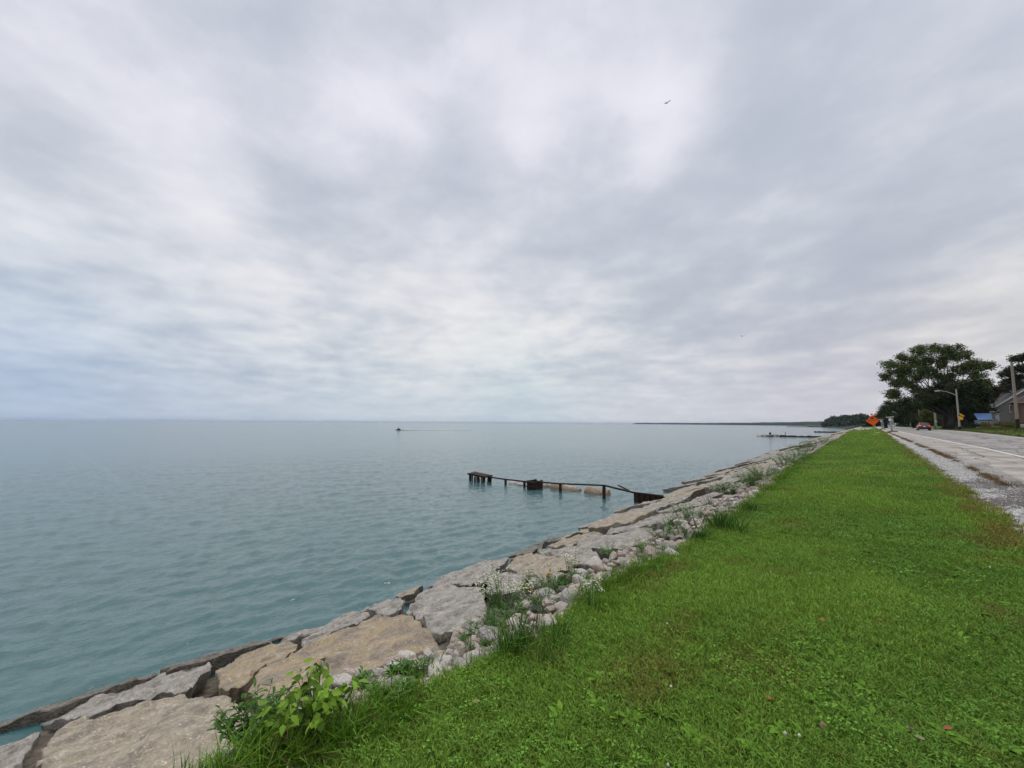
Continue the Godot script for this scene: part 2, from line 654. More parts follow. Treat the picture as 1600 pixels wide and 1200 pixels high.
func make_materials() -> void:
	var fine := noise_image(512, 21, 0.045, 5, 0.6)
	var mid := noise_image(512, 22, 0.012, 5, 0.55)
	var broad := noise_image(512, 23, 0.006, 5, 0.5)
	var speck := noise_image(512, 24, 0.16, 2, 0.5)
	var cells := noise_image(512, 25, 0.06, 1, 0.5, FastNoiseLite.TYPE_CELLULAR)
	var grain := fine.duplicate() as Image
	var fd := fine.get_data()
	var sd := speck.get_data()
	for i in fd.size(): fd[i] = int(fd[i] * 0.5 + sd[i] * 0.5)
	grain = Image.create_from_data(512, 512, false, Image.FORMAT_L8, fd)
	var relief := ImageTexture.create_from_image(fine)
	var relief_mid := ImageTexture.create_from_image(mid)
	var grey := [[0.0, Color(0.17, 0.16, 0.145)], [0.3, Color(0.28, 0.26, 0.23)], [0.5, Color(0.36, 0.335, 0.295)], [0.75, Color(0.43, 0.40, 0.355)], [1.0, Color(0.52, 0.49, 0.44)]]
	var ochre := [[0.0, Color(0.23, 0.19, 0.155)], [0.35, Color(0.34, 0.285, 0.22)], [0.52, Color(0.40, 0.325, 0.22)], [0.66, Color(0.42, 0.33, 0.20)], [1.0, Color(0.47, 0.42, 0.36)]]
	var buff := [[0.0, Color(0.25, 0.22, 0.18)], [0.4, Color(0.34, 0.30, 0.235)], [0.62, Color(0.42, 0.36, 0.27)], [1.0, Color(0.50, 0.46, 0.39)]]
	for list in [grey, ochre, buff]:
		for q in list: q[1] = q[1] * 0.84
	M.stone_grey = textured(color_texture(mid, grain, grey, 1.1, Color(0.56, 0.54, 0.5), 0.70), 1.7, 0.9, relief, 1.3)
	M.stone_ochre = textured(color_texture(broad, grain, ochre, 1.1, Color(0.52, 0.48, 0.42), 0.71), 1.5, 0.9, relief, 1.3)
	M.stone_buff = textured(color_texture(mid, grain, buff, 1.1, Color(0.56, 0.52, 0.45), 0.69), 1.9, 0.9, relief, 1.3)
	M.cobble = []
	for c in [Color(0.50, 0.45, 0.40), Color(0.44, 0.375, 0.31), Color(0.38, 0.35, 0.33), Color(0.52, 0.48, 0.43), Color(0.45, 0.36, 0.32)]:
		var cm := textured(color_texture(broad, fine, [[0.0, c * 0.7], [0.5, c], [1.0, c * 1.18]], 0.5, Color(0.68, 0.65, 0.6), 0.75), 0.5, 0.88, relief, 0.9)
		M.cobble.append(cm)
	var wet := [[0.0, Color(0.10, 0.09, 0.075)], [0.5, Color(0.19, 0.17, 0.14)], [1.0, Color(0.3, 0.27, 0.23)]]
	M.stone_wet = textured(color_texture(mid, fine, wet, 0.8), 1.1, 0.45, relief, 3.0)
	M.soil = textured(color_texture(mid, fine, [[0.0, Color(0.06, 0.05, 0.04)], [0.5, Color(0.13, 0.11, 0.085)], [1.0, Color(0.22, 0.19, 0.15)]], 0.8), 0.9, 0.95, relief, 2.0)
	M.bed = textured(color_texture(mid, fine, [[0.0, Color(0.16, 0.13, 0.10)], [0.5, Color(0.26, 0.22, 0.17)], [1.0, Color(0.34, 0.29, 0.23)]], 0.6), 1.4, 0.9, null, 0.0)
	M.deep = mat(0.26, 0.22, 0.17, 0.9)
	M.turf = textured(color_texture(mid, fine, [[0.0, Color(0.055, 0.09, 0.010)], [0.5, Color(0.085, 0.14, 0.014)], [1.0, Color(0.11, 0.175, 0.02)]], 0.8), 0.8, 0.95, relief, 1.0, true)
	M.gravel = textured(color_texture(speck, cells, [[0.0, Color(0.2, 0.2, 0.195)], [0.35, Color(0.46, 0.455, 0.44)], [0.6, Color(0.58, 0.57, 0.555)], [1.0, Color(0.72, 0.71, 0.69)]], 0.7), 0.75, 0.95, ImageTexture.create_from_image(speck), 1.5)
	M.shoulder = textured(color_texture(broad, fine, [[0.0, Color(0.2, 0.185, 0.165)], [0.36, Color(0.33, 0.305, 0.27)], [0.55, Color(0.40, 0.365, 0.32)], [1.0, Color(0.44, 0.405, 0.36)]], 0.35), 6.5, 0.92, relief, 0.6)
	M.asphalt = textured(color_texture(broad, fine, [[0.0, Color(0.17, 0.16, 0.155)], [0.42, Color(0.27, 0.255, 0.245)], [0.7, Color(0.345, 0.325, 0.305)], [1.0, Color(0.38, 0.355, 0.33)]], 0.35), 7.0, 0.92, relief, 0.6)
	M.patch = textured(color_texture(mid, fine, [[0.0, Color(0.06, 0.053, 0.05)], [0.6, Color(0.11, 0.098, 0.092)], [1.0, Color(0.17, 0.155, 0.145)]], 0.7), 1.0, 0.9)
	M.paint = textured(color_texture(mid, fine, [[0.0, Color(0.5, 0.49, 0.47)], [0.4, Color(0.68, 0.67, 0.65)], [1.0, Color(0.78, 0.77, 0.75)]], 0.5), 1.2, 0.8)
	M.concrete = textured(color_texture(mid, fine, [[0.0, Color(0.35, 0.34, 0.32)], [1.0, Color(0.5, 0.48, 0.45)]], 0.4), 1.5, 0.9)
	M.rust = textured(color_texture(mid, fine, [[0.0, Color(0.012, 0.010, 0.010)], [0.5, Color(0.028, 0.018, 0.014)], [0.8, Color(0.055, 0.028, 0.018)], [1.0, Color(0.10, 0.05, 0.03)]], 0.8), 0.6, 0.8, relief, 0.6)
	M.log = textured(color_texture(mid, fine, [[0.0, Color(0.16, 0.10, 0.065)], [0.5, Color(0.30, 0.21, 0.14)], [1.0, Color(0.46, 0.38, 0.29)]], 0.6), 0.9, 0.85, relief, 1.5)
	M.bark = textured(color_texture(mid, fine, [[0.0, Color(0.025, 0.02, 0.016)], [1.0, Color(0.075, 0.062, 0.05)]], 0.7), 0.8, 0.95, relief, 3.0)
	M.pole = textured(color_texture(mid, fine, [[0.0, Color(0.26, 0.25, 0.235)], [1.0, Color(0.42, 0.40, 0.375)]], 0.4), 1.2, 0.9)
	M.pole_brown = textured(color_texture(mid, fine, [[0.0, Color(0.22, 0.17, 0.135)], [1.0, Color(0.36, 0.30, 0.25)]], 0.4), 1.2, 0.9)
	M.creosote = mat(0.022, 0.018, 0.016, 0.85)
	M.orange = mat(0.86, 0.13, 0.012, 0.55)
	M.yellow = mat(0.80, 0.40, 0.012, 0.55)
	M.black = mat(0.012, 0.012, 0.012, 0.7)
	M.steel = mat(0.42, 0.43, 0.44, 0.45, 0.5, 0.2)
	M.white = mat(0.72, 0.72, 0.71, 0.6)
	M.lime = mat(0.45, 0.62, 0.16, 0.6)
	M.bag = mat(0.55, 0.38, 0.12, 0.85)
	M.grass = vmat(0.55, 0.6)
	M.leaves = vmat(0.55, 0.4)
	M.dull_leaves = vmat(0.7, 0.15)
	M.flower = vmat(0.8, 0.3)
	M.pebble = vmat(0.9)
	# water: a smooth sheet over the lake bed, ruffled by a small chop
	var wt := StandardMaterial3D.new()
	wt.albedo_color = lin(0.077, 0.181, 0.186)
	wt.albedo_color.a = 0.78
	wt.transparency = BaseMaterial3D.TRANSPARENCY_ALPHA
	wt.roughness = 0.10
	wt.metallic_specular = 0.4
	var chop := noise_image(1024, 31, 0.022, 4, 0.55)
	chop.bump_map_to_normal_map(5.0)
	wt.normal_enabled = true
	wt.normal_texture = ImageTexture.create_from_image(chop)
	wt.normal_scale = 0.6
	wt.uv1_triplanar = true
	wt.uv1_world_triplanar = true
	wt.uv1_scale = Vector3(1.0 / 5.0, 1.0 / 5.0, 1.0 / 9.0)
	M.water = wt

func build_ground() -> void:
	var ts := graded(-60.0, -6.0, 6.0, 0.9)
	ts.append_array(graded(-5.5, 40.0, 0.35, 1.004))
	ts.append_array(graded(41.0, 1600.0, 1.0, 1.06))
	strip("lake_bed", func(t: float) -> float: return lut(t, WATER_EDGE) - 40.0, func(t: float) -> float: return lut(t, WATER_EDGE) + 0.6, bank_y, ts, 60, M.bed)
	var deep := part("deep_lake_bed", boxed(Vector3(-4450, -7.3, -2500), Vector3(9000, 0.4, 12000)), M.deep)
	tag(deep, "", "", "", "structure")
	strip("bank", func(t: float) -> float: return lut(t, WATER_EDGE) + 0.6, func(t: float) -> float: return lut(t, LAWN_LEFT) - 0.94, bank_y, ts, 20, M.soil)
	strip("stony_border", func(t: float) -> float: return lut(t, LAWN_LEFT) - 0.94, func(t: float) -> float: return lut(t, LAWN_LEFT) + 0.12, bank_y, ts, 10, M.soil)
	var dry := func(x: float, t: float) -> Color:
		var f := smoothstep(0.6, 0.0, lut(t, LAWN_RIGHT) - x + nb.get_noise_2d(x * 20.0, t * 9.0) * 0.5)
		return Color(1, 1, 1).lerp(Color(2.0, 1.05, 2.2), f)
	strip("lawn", func(t: float) -> float: return lut(t, LAWN_LEFT), func(t: float) -> float: return lut(t, LAWN_RIGHT) + 0.06 + 0.16 * nz.get_noise_2d(3.0, t * 12.0) + 0.10 * nz.get_noise_2d(7.0, t * 40.0), lawn_y, ts, 16, M.turf, dry)
	strip("gravel_shoulder", func(t: float) -> float: return lut(t, LAWN_RIGHT) - 0.35, func(t: float) -> float: return lut(t, PAVE_EDGE) + 0.06, gravel_y, ts, 6, M.gravel)
	strip("paved_shoulder", func(t: float) -> float: return lut(t, PAVE_EDGE) + 0.05 * nz.get_noise_2d(1.0, t * 20.0), func(t: float) -> float: return lut(t, WHITE_LINE) + 0.06, road_y, ts, 4, M.shoulder)
	strip("road", func(t: float) -> float: return lut(t, WHITE_LINE) + 0.06, func(t: float) -> float: return lut(t, FAR_KERB), road_y, ts, 4, M.asphalt)
	strip("white_edge_line", func(t: float) -> float: return lut(t, WHITE_LINE) - 0.03, func(t: float) -> float: return lut(t, WHITE_LINE) + 0.10, func(x: float, t: float) -> float: return road_y(x, t) + 0.005, ts, 1, M.paint)
	var kerb := st()
	var side := func(x: float, t: float) -> float: return road_y(x, t) + 0.12
	strip("kerb_face", func(t: float) -> float: return lut(t, FAR_KERB), func(t: float) -> float: return lut(t, FAR_KERB) + 0.04, func(x: float, t: float) -> float: return road_y(x, t) - 0.01 + 0.13 * smoothstep(0.0, 0.04, x - lut(t, FAR_KERB)), ts, 2, M.concrete)
	strip("kerb", func(t: float) -> float: return lut(t, FAR_KERB) + 0.04, func(t: float) -> float: return lut(t, FAR_KERB) + 0.34, side, ts, 1, M.concrete)
	strip("ground", func(t: float) -> float: return lut(t, FAR_KERB) + 0.3, func(t: float) -> float: return lut(t, FAR_KERB) + 300.0, func(x: float, t: float) -> float: return land_y(x, t) - 0.02, ts, 90, M.turf, func(x: float, t: float) -> Color: return Color(1.5, 1.2, 1.2))
	# cracks sealed with tar and dark worn patches in the old asphalt
	var r := RandomNumberGenerator.new()
	r.seed = 9
	var road := get_node("road")
	for c in [[4.9, 22.0, 60.0, 0.25], [5.9, 20.0, 70.0, 0.35], [6.9, 26.0, 80.0, 0.3], [3.6, 22.0, 45.0, 0.2], [7.6, 30.0, 90.0, 0.3], [6.3, 40.0, 90.0, 0.3], [5.3, 30.0, 85.0, 0.3], [4.2, 24.0, 60.0, 0.25], [3.0, 22.0, 50.0, 0.2], [7.2, 34.0, 70.0, 0.4]]:
		var s := st()
		var x: float = c[0]
		var t: float = c[1]
		var prev := Vector3.ZERO
		var started := false
		while t < c[2]:
			var p := Vector3(x + lut(t, WHITE_LINE) - 4.4 if c[0] < 5.0 else x, 0, -t)
			p.y = road_y(p.x, t) + 0.004
			if started and r.randf() > 0.12:
				var wd := r.randf_range(0.008, 0.022)
				quad(s, prev + Vector3(-wd, 0, 0), p + Vector3(-wd, 0, 0), p + Vector3(wd, 0, 0), prev + Vector3(wd, 0, 0))
			started = true
			prev = p
			t += r.randf_range(0.3, 0.9)
			x += r.randfn() * float(c[3]) * 0.45
		part("tar_crack", done(s), M.patch, road)
	for q in [[1550, 755, 2.2, 0.38], [1588, 772, 1.5, 0.5], [1592, 760, 1.8, 0.42], [1480, 706, 3.0, 0.22], [1515, 722, 3.2, 0.25], [1560, 741, 2.5, 0.2]]:
		var c := on_level(q[0], q[1], 0.22)
		for i in 8:
			c = on_level(q[0], q[1], road_y(c.x, -c.z) + 0.006)
		var dark: bool = q[1] > 750
		for b in (4 if dark else 1):
			var s := st()
			var cc := c + Vector3(r.randfn() * 0.2, 0, r.randfn() * 0.7) * (1.0 if dark else 0.0)
			var ring := []
			for k in 26:
				var a := TAU * k / 26.0
				var rad := (0.55 + 0.9 * r.randf()) * (0.55 if dark else 1.0)
				var x: float = cc.x + cos(a) * float(q[3]) * rad * 1.2
				var t: float = -cc.z + sin(a) * float(q[2]) * rad * 0.6
				ring.append(Vector3(x, (road_y(x, t) if x > lut(t, PAVE_EDGE) else gravel_y(x, t)) + 0.009 + 0.001 * b, -t))
			cc.y = (road_y(cc.x, -cc.z) if cc.x > lut(-cc.z, PAVE_EDGE) else gravel_y(cc.x, -cc.z)) + 0.009 + 0.001 * b
			for k in 26:
				tri(s, cc, ring[(k + 1) % 26], ring[k])
			part("worn_patch", done(s), M.patch if dark else M.asphalt, get_node("paved_shoulder"))

func wave(x: float, z: float) -> float:
	var u := x * 0.94 + z * 0.34
	var v := -x * 0.34 + z * 0.94
	return 0.030 * nb.get_noise_2d(u * 9.0, v * 4.0) + 0.050 * nb.get_noise_2d(u * 28.0 + 50.0, v * 13.0 + x * 4.0) + 0.040 * nb.get_noise_2d(u * 62.0, v * 32.0 + 90.0)

func build_water() -> void:
	var xs := graded(6.4, 70.0, 0.07, 1.011)
	xs.append_array(graded(72.0, 9000.0, 2.0, 1.25))
	var back := graded(2.5, 6000.0, 0.25, 1.09)
	var ts := []
	back.reverse()
	for b: float in back: ts.append(-b)
	ts.append_array(graded(-2.4, 70.0, 0.09, 1.008))
	ts.append_array(graded(72.0, 9000.0, 2.0, 1.25))
	var s := st()
	var nx := xs.size()
	for i in ts.size():
		var t: float = ts[i]
		for k in nx:
			var x: float = -xs[k] - maxf(0.0, -8.7 - lut(minf(t, 600.0), WATER_EDGE))
			var far := maxf(xs[k], absf(t))
			var a := 1.0 - smoothstep(25.0, 70.0, far)
			s.set_smooth_group(0)
			s.add_vertex(Vector3(x, WATER_Y + (wave(x, -t) * a if a > 0.0 else 0.0), -t))
	for i in ts.size() - 1:
		for k in nx - 1:
			var v := i * nx + k
			for q in [v, v + 1, v + nx + 1, v, v + nx + 1, v + nx]: s.add_index(q)
	s.generate_normals()
	var o := part("lake", s.commit(), M.water)
	tag(o, "", "", "", "structure")
	print("water ", nx, " x ", ts.size())

# ------------------------------------------------------------------ stones
func on_slab(x: float, t: float) -> bool:
	for f: PackedVector2Array in near_slabs:
		if Geometry2D.is_point_in_polygon(Vector2(x, -t), f): return true
	return false

func build_stones() -> void:
	var grp := "armour stones of the revetment"
	# the near stones: outline of the top in the picture, label, look, lift
	var near := [
		[[[80, 1149], [120, 1128], [165, 1119], [200, 1108], [250, 1097], [286, 1085], [338, 1089], [354, 1085], [373, 1097], [404, 1125], [402, 1142], [385, 1165], [352, 1195], [300, 1250], [200, 1310], [110, 1270], [48, 1205]], "broad flat buff armour slab beside the spiky weeds at the lawn edge", "stone_buff", 0.0],
		[[[-30, 1160], [20, 1148], [66, 1150], [40, 1180], [30, 1215], [-10, 1260], [-60, 1220]], "dark broken stone sunk beside the broad buff slab", "stone_grey", -0.12],
		[[[-60, 1150], [0, 1131], [48, 1117], [62, 1125], [40, 1137], [0, 1146], [-50, 1170]], "short grey stone at the end of the long waterside slab", "stone_grey", -0.03],
		[[[40, 1127], [110, 1096], [205, 1063], [326, 1026], [332, 1050], [316, 1057], [297, 1073], [249, 1083], [197, 1103], [130, 1122]], "long narrow grey slab along the water beside the broad buff slab", "stone_grey", 0.0],
		[[[335, 1050], [375, 1025], [446, 1003], [466, 1007], [462, 1018], [424, 1037], [397, 1054], [376, 1076], [343, 1078]], "blocky ochre stone with a dark front face between two long slabs", "stone_ochre", 0.02],
		[[[384, 1079], [402, 1060], [470, 1021], [560, 977], [597, 963], [639, 962], [658, 977], [690, 998], [697, 1010], [671, 1023], [627, 1039], [604, 1055], [563, 1058], [540, 1068], [500, 1095], [440, 1124], [408, 1120], [388, 1095]], "large ochre-stained slab behind the leafy sapling", "stone_ochre", 0.03],
		[[[470, 1004], [500, 985], [554, 960], [580, 960], [557, 974], [500, 1001], [472, 1016]], "narrow grey slab above the large ochre slab on the water side", "stone_grey", 0.0],
		[[[340, 1030], [400, 1004], [470, 972], [560, 935], [562, 953], [500, 979], [444, 999], [375, 1021]], "low wet ledge of stone along the water below the ochre block", "stone_wet", -0.07],
		[[[562, 955], [597, 939], [634, 937], [626, 955], [600, 958]], "small dark wedge of stone between two slabs near the water", "stone_grey", -0.04],
		[[[634, 956], [651, 932], [679, 916], [747, 916], [757, 926], [762, 963], [754, 988], [722, 995], [698, 998], [673, 984], [660, 973]], "big pale grey block beside the white-flowered plant", "stone_grey", 0.08],
		[[[560, 932], [610, 913], [672, 908], [662, 921], [642, 932], [600, 936]], "low grey stone at the water below the pale grey block", "stone_buff", -0.06],
		[[[668, 914], [715, 892], [753, 881], [779, 876], [797, 873], [785, 884], [768, 895], [755, 911], [722, 912]], "thin grey slab standing along the water above the pale block", "stone_grey", 0.0],
		[[[762, 898], [791, 896], [833, 901], [874, 904], [877, 913], [833, 923], [800, 929], [760, 927]], "low grey stone behind the white-flowered plant", "stone_grey", -0.02],
		[[[789, 886], [802, 872], [829, 867], [864, 868], [900, 880], [898, 892], [864, 900], [823, 899]], "wide flat grey slab at the back of the cobbles", "stone_buff", 0.03],
		[[[838, 864], [874, 856], [921, 854], [939, 871], [936, 877], [904, 878], [866, 867]], "smooth rounded pale slab next to a heap of cobbles", "stone_grey", 0.06],
		[[[700, 884], [760, 866], [830, 848], [850, 853], [832, 863], [800, 869], [760, 877]], "low dark ledge of stone at the waterline above the thin slab", "stone_wet", -0.05],
		[[[853, 854], [880, 843], [937, 834], [944, 836], [905, 845], [893, 852]], "thin buff slab leaning towards the water", "stone_buff", 0.0],
		[[[900, 852], [944, 836], [1010, 825], [1032, 831], [1012, 846], [984, 853], [944, 858], [925, 857]], "long cracked grey slab at the foot of the grass tussock", "stone_grey", 0.03],
		[[[830, 846], [880, 828], [960, 806], [975, 813], [935, 831], [880, 841]], "low grey stone at the waterline beside the long cracked slab", "stone_buff", -0.06],
		[[[945, 833], [985, 813], [1030, 803], [1070, 806], [1040, 822], [1012, 823]], "grey slab on the slope beyond the long cracked slab", "stone_grey", 0.0],
	]
	var i := 0
	for n in near:
		var flat := PackedVector2Array()
		var pts := []
		for p in n[0]: pts.append(on_slope(p[0], p[1], n[3]))
		var mid := Vector3.ZERO
		for p: Vector3 in pts: mid += p / pts.size()
		var lean := Vector2(sin(i * 2.1) * 0.015, cos(i * 3.7) * 0.015)
		for k in pts.size():
			var d: Vector3 = (pts[k] - mid) * 0.98
			pts[k] = mid + d + Vector3(0, d.x * lean.x + d.z * lean.y, 0)
		for p: Vector3 in pts: flat.append(Vector2(p.x, p.z))
		near_slabs.append(Geometry2D.offset_polygon(flat, 0.06)[0])
		var made := slab(pts, 0.62, 3 + i, 120, 26, 1.0, 0.035)
		var o := part("armour_stone", made[0], M[n[2]])
		o.position = made[1]
		tag(o, n[1], "stone", grp)
		i += 1
	# the rest of the revetment, row by row away from the camera and a little behind it
	var r := RandomNumberGenerator.new()
	r.seed = 4
	for row in 4:
		var t := 9.4 + row * 0.9
		if row == 3: t = -1.0
		while t < 135.0:
			var long := r.randf_range(1.2, 2.8) * (1.0 + t * 0.004)
			var tm := t + long * 0.5
			var top := lut(tm, LAWN_LEFT) - 0.85
			var low := lut(tm, WATER_EDGE) - 0.25
			var x0 := lerpf(top, low, row / 3.0 + r.randf_range(-0.05, 0.05))
			var x1 := lerpf(top, low, (row + 1) / 3.0 + r.randf_range(-0.05, 0.05))
			var lift := r.randf_range(-0.12, 0.13)
			if row == 3:                                  # half drowned stones at the waterline
				x0 = lut(tm, WATER_EDGE) + r.randf_range(0.3, 0.6) + (0.2 if t < 4.0 else 0.0)
				x1 = x0 - r.randf_range(0.6, 0.95)
				lift = r.randf_range(-0.15, -0.03)
				long *= 0.6
			var gap := r.randf_range(0.04, 0.12)
			var pts := []
			var tilt := Vector2(r.randfn() * 0.05, r.randfn() * 0.035)
			for c in [[0.0, 0.0], [0.0, 0.33], [0.0, 0.68], [0.0, 1.0], [0.5, 1.0], [1.0, 1.0], [1.0, 0.6], [1.0, 0.3], [1.0, 0.0], [0.5, 0.0]]:
				var x := lerpf(x0 - gap, x1 + gap, c[0]) + r.randfn() * 0.09
				var tt := lerpf(t + gap, t + long - gap, c[1]) + r.randfn() * 0.10
				var y := rev_y(x, tt) + lift + tilt.x * (x - x0) + tilt.y * (tt - tm)
				pts.append(Vector3(x, y, -tt))
			var close := t < 40.0
			var made := slab(pts, 0.55, i + 20, 56 if close else 26, 14 if close else 6, 1.0, 0.045)
			var wet := row == 3
			var look: String = ["stone_grey", "stone_buff", "stone_grey", "stone_grey"][r.randi() % 4]
			if wet and r.randf() < 0.6: look = "stone_wet"
			var o := part("armour_stone", made[0], M[look])
			o.position = made[1]
			var how := ("long " if long > (1.35 if wet else 2.4) else ("short " if long < (1.0 if wet else 1.7) else "")) + ("buff " if look == "stone_buff" else ("dark wet " if look == "stone_wet" else "grey "))
			if not wet and lift > 0.05: how = "raised " + how
			elif not wet and lift < -0.05: how = "sunken " + how
			var place: String = ["limestone slab in the row next to the cobbles", "limestone slab in the middle row of the sloping revetment", "limestone slab in the row next to the water", "stone half drowned in the lake at the foot of the revetment"][row]
			tag(o, how + place, "stone", how + ["slabs next to the cobbles", "slabs of the middle row", "slabs next to the water", "stones at the waterline"][row])
			i += 1
			t += long
	# farther along the stones can no longer be told apart
	var shapes := boulder(900)
	var places := []
	var colors := []
	for k in 2600:
		var t := 135.0 + 520.0 * pow(r.randf(), 1.6)
		var x := lerpf(lut(t, LAWN_LEFT) - 0.3, lut(t, WATER_EDGE) - 0.3, r.randf())
		var b := Basis(Vector3.UP, r.randf() * TAU).scaled(Vector3(1.8, 0.9, 1.5) * r.randf_range(0.6, 1.3))
		places.append(Transform3D(b, Vector3(x, rev_y(x, t) - 0.15, -t)))
		var v := r.randf_range(0.28, 0.45)
		colors.append(Color(v, v * 0.91, v * 0.8))
	var far := multi("revetment_rubble", shapes, M.pebble, places, colors)
	tag(far, "far stretch of the stone revetment along the lake", "stones", "", "stuff")

func build_cobbles() -> void:
	var shapes := []
	for k in 9: shapes.append(boulder(k + 1, 13, 20, k % 3 != 2))
	var r := RandomNumberGenerator.new()
	r.seed = 15
	var spots := []
	# the ones that stand out in the picture: [x, y, width in pixels, tint]
	for c in [[693, 1043, 30, 3], [686, 1030, 20, 1], [720, 1028, 36, 1], [716, 1005, 34, 1], [762, 1008, 42, 2], [752, 1025, 22, 4], [772, 1028, 28, 2], [738, 1040, 34, 3], [652, 1050, 22, 4], [667, 1052, 20, 1], [590, 1065, 34, 3], [640, 1080, 30, 3], [575, 1100, 30, 4], [552, 1125, 22, 3], [800, 985, 30, 3], [812, 975, 26, 1], [840, 975, 26, 4], [838, 1000, 24, 3], [860, 958, 20, 1], [775, 968, 26, 2], [868, 945, 24, 3], [890, 938, 24, 1], [900, 925, 20, 1], [905, 905, 26, 3], [912, 930, 18, 4], [920, 945, 18, 3], [930, 890, 30, 3], [815, 995, 34, 0], [826, 1004, 26, 3], [805, 1005, 30, 0], [352, 1190, 34, 3], [340, 1205, 30, 4]]:
		var p := on_bank(c[0], c[1])
		var size: float = c[2] / FOCAL * (cam.transform.basis.inverse() * (p - cam.position)).z * -0.95
		spots.append([p.x, -p.z, size, c[3]])
	var tries := 0
	while spots.size() < 620 and tries < 30000:
		tries += 1
		var t := 1.3 + 29.0 * pow(r.randf(), 1.35)
		var x := lut(t, LAWN_LEFT) - r.randf_range(-0.02, 1.05)
		var size := (0.08 + 0.15 * pow(r.randf(), 1.5)) if t > 2.5 else r.randf_range(0.07, 0.17)
		var free := not on_slab(x, t) and x > lut(t, LAWN_LEFT) - border(t)
		for s in spots:
			var dx: float = s[0] - x
			var dt: float = s[1] - t
			if dx * dx + dt * dt < pow((s[2] + size) * 0.36, 2.0):
				free = false
				break
		if free: spots.append([x, t, size, r.randi() % 5])
	spots.sort_custom(func(a: Array, b: Array) -> bool: return a[2] / (2.0 + a[1]) > b[2] / (2.0 + b[1]))
	var places := []
	var colors := []
	var kinds := ["pale grey limestone cobble lying between the armour stones and the lawn", "tan limestone cobble lying between the armour stones and the lawn", "dull grey cobble lying between the armour stones and the lawn", "whitish limestone cobble lying between the armour stones and the lawn", "pinkish brown cobble lying between the armour stones and the lawn"]
	for k in spots.size():
		var s: Array = spots[k]
		var size: float = s[2]
		var y := maxf(bank_y(s[0], s[1]), rev_y(s[0], s[1]) - 0.3 if s[0] < lut(s[1], LAWN_LEFT) - border(s[1]) else -9.0)
		var b := Basis(Vector3(r.randfn(), r.randfn(), r.randfn()).normalized(), r.randf() * TAU)
		b = Basis.from_scale(Vector3(r.randf_range(0.95, 1.25), r.randf_range(0.65, 0.85), r.randf_range(0.85, 1.05)) * size * 1.15) * b
		var x := Transform3D(b, Vector3(s[0], y + size * 0.30, -s[1]))
		if k < 300:
			var o := part("cobble", shapes[r.randi() % 9], M.cobble[s[3]])
			o.transform = x
			var how: String = ("big " if size > 0.19 else ("small " if size < 0.12 else ""))
			tag(o, how + kinds[s[3]], "stone", how + kinds[s[3]].split(" lying")[0] + "s of the border")
		else:
			places.append(x)
			colors.append(Color(0.46, 0.42, 0.37) * r.randf_range(0.7, 1.15))
	# smaller stones that fill the gaps
	for k in 4200:
		var t := 0.2 + 75.0 * pow(r.randf(), 1.8)
		var x := lut(t, LAWN_LEFT) - r.randf_range(-0.02, 1.15)
		if on_slab(x, t) or x < lut(t, LAWN_LEFT) - border(t): continue
		var size := r.randf_range(0.04, 0.11) * (1.0 + t * 0.02)
		var b := Basis(Vector3(r.randfn(), r.randfn(), r.randfn()).normalized(), r.randf() * TAU).scaled(Vector3(1.1, 0.75, 1.0) * size)
		places.append(Transform3D(b, Vector3(x, bank_y(x, t) + size * 0.25, -t)))
		colors.append(Color(0.46, 0.41, 0.36) * r.randf_range(0.55, 1.2))
	var fill := multi("small_stones", shapes[2], M.pebble, places, colors)
	tag(fill, "small loose stones filling the gaps between the cobbles", "stones", "", "stuff")
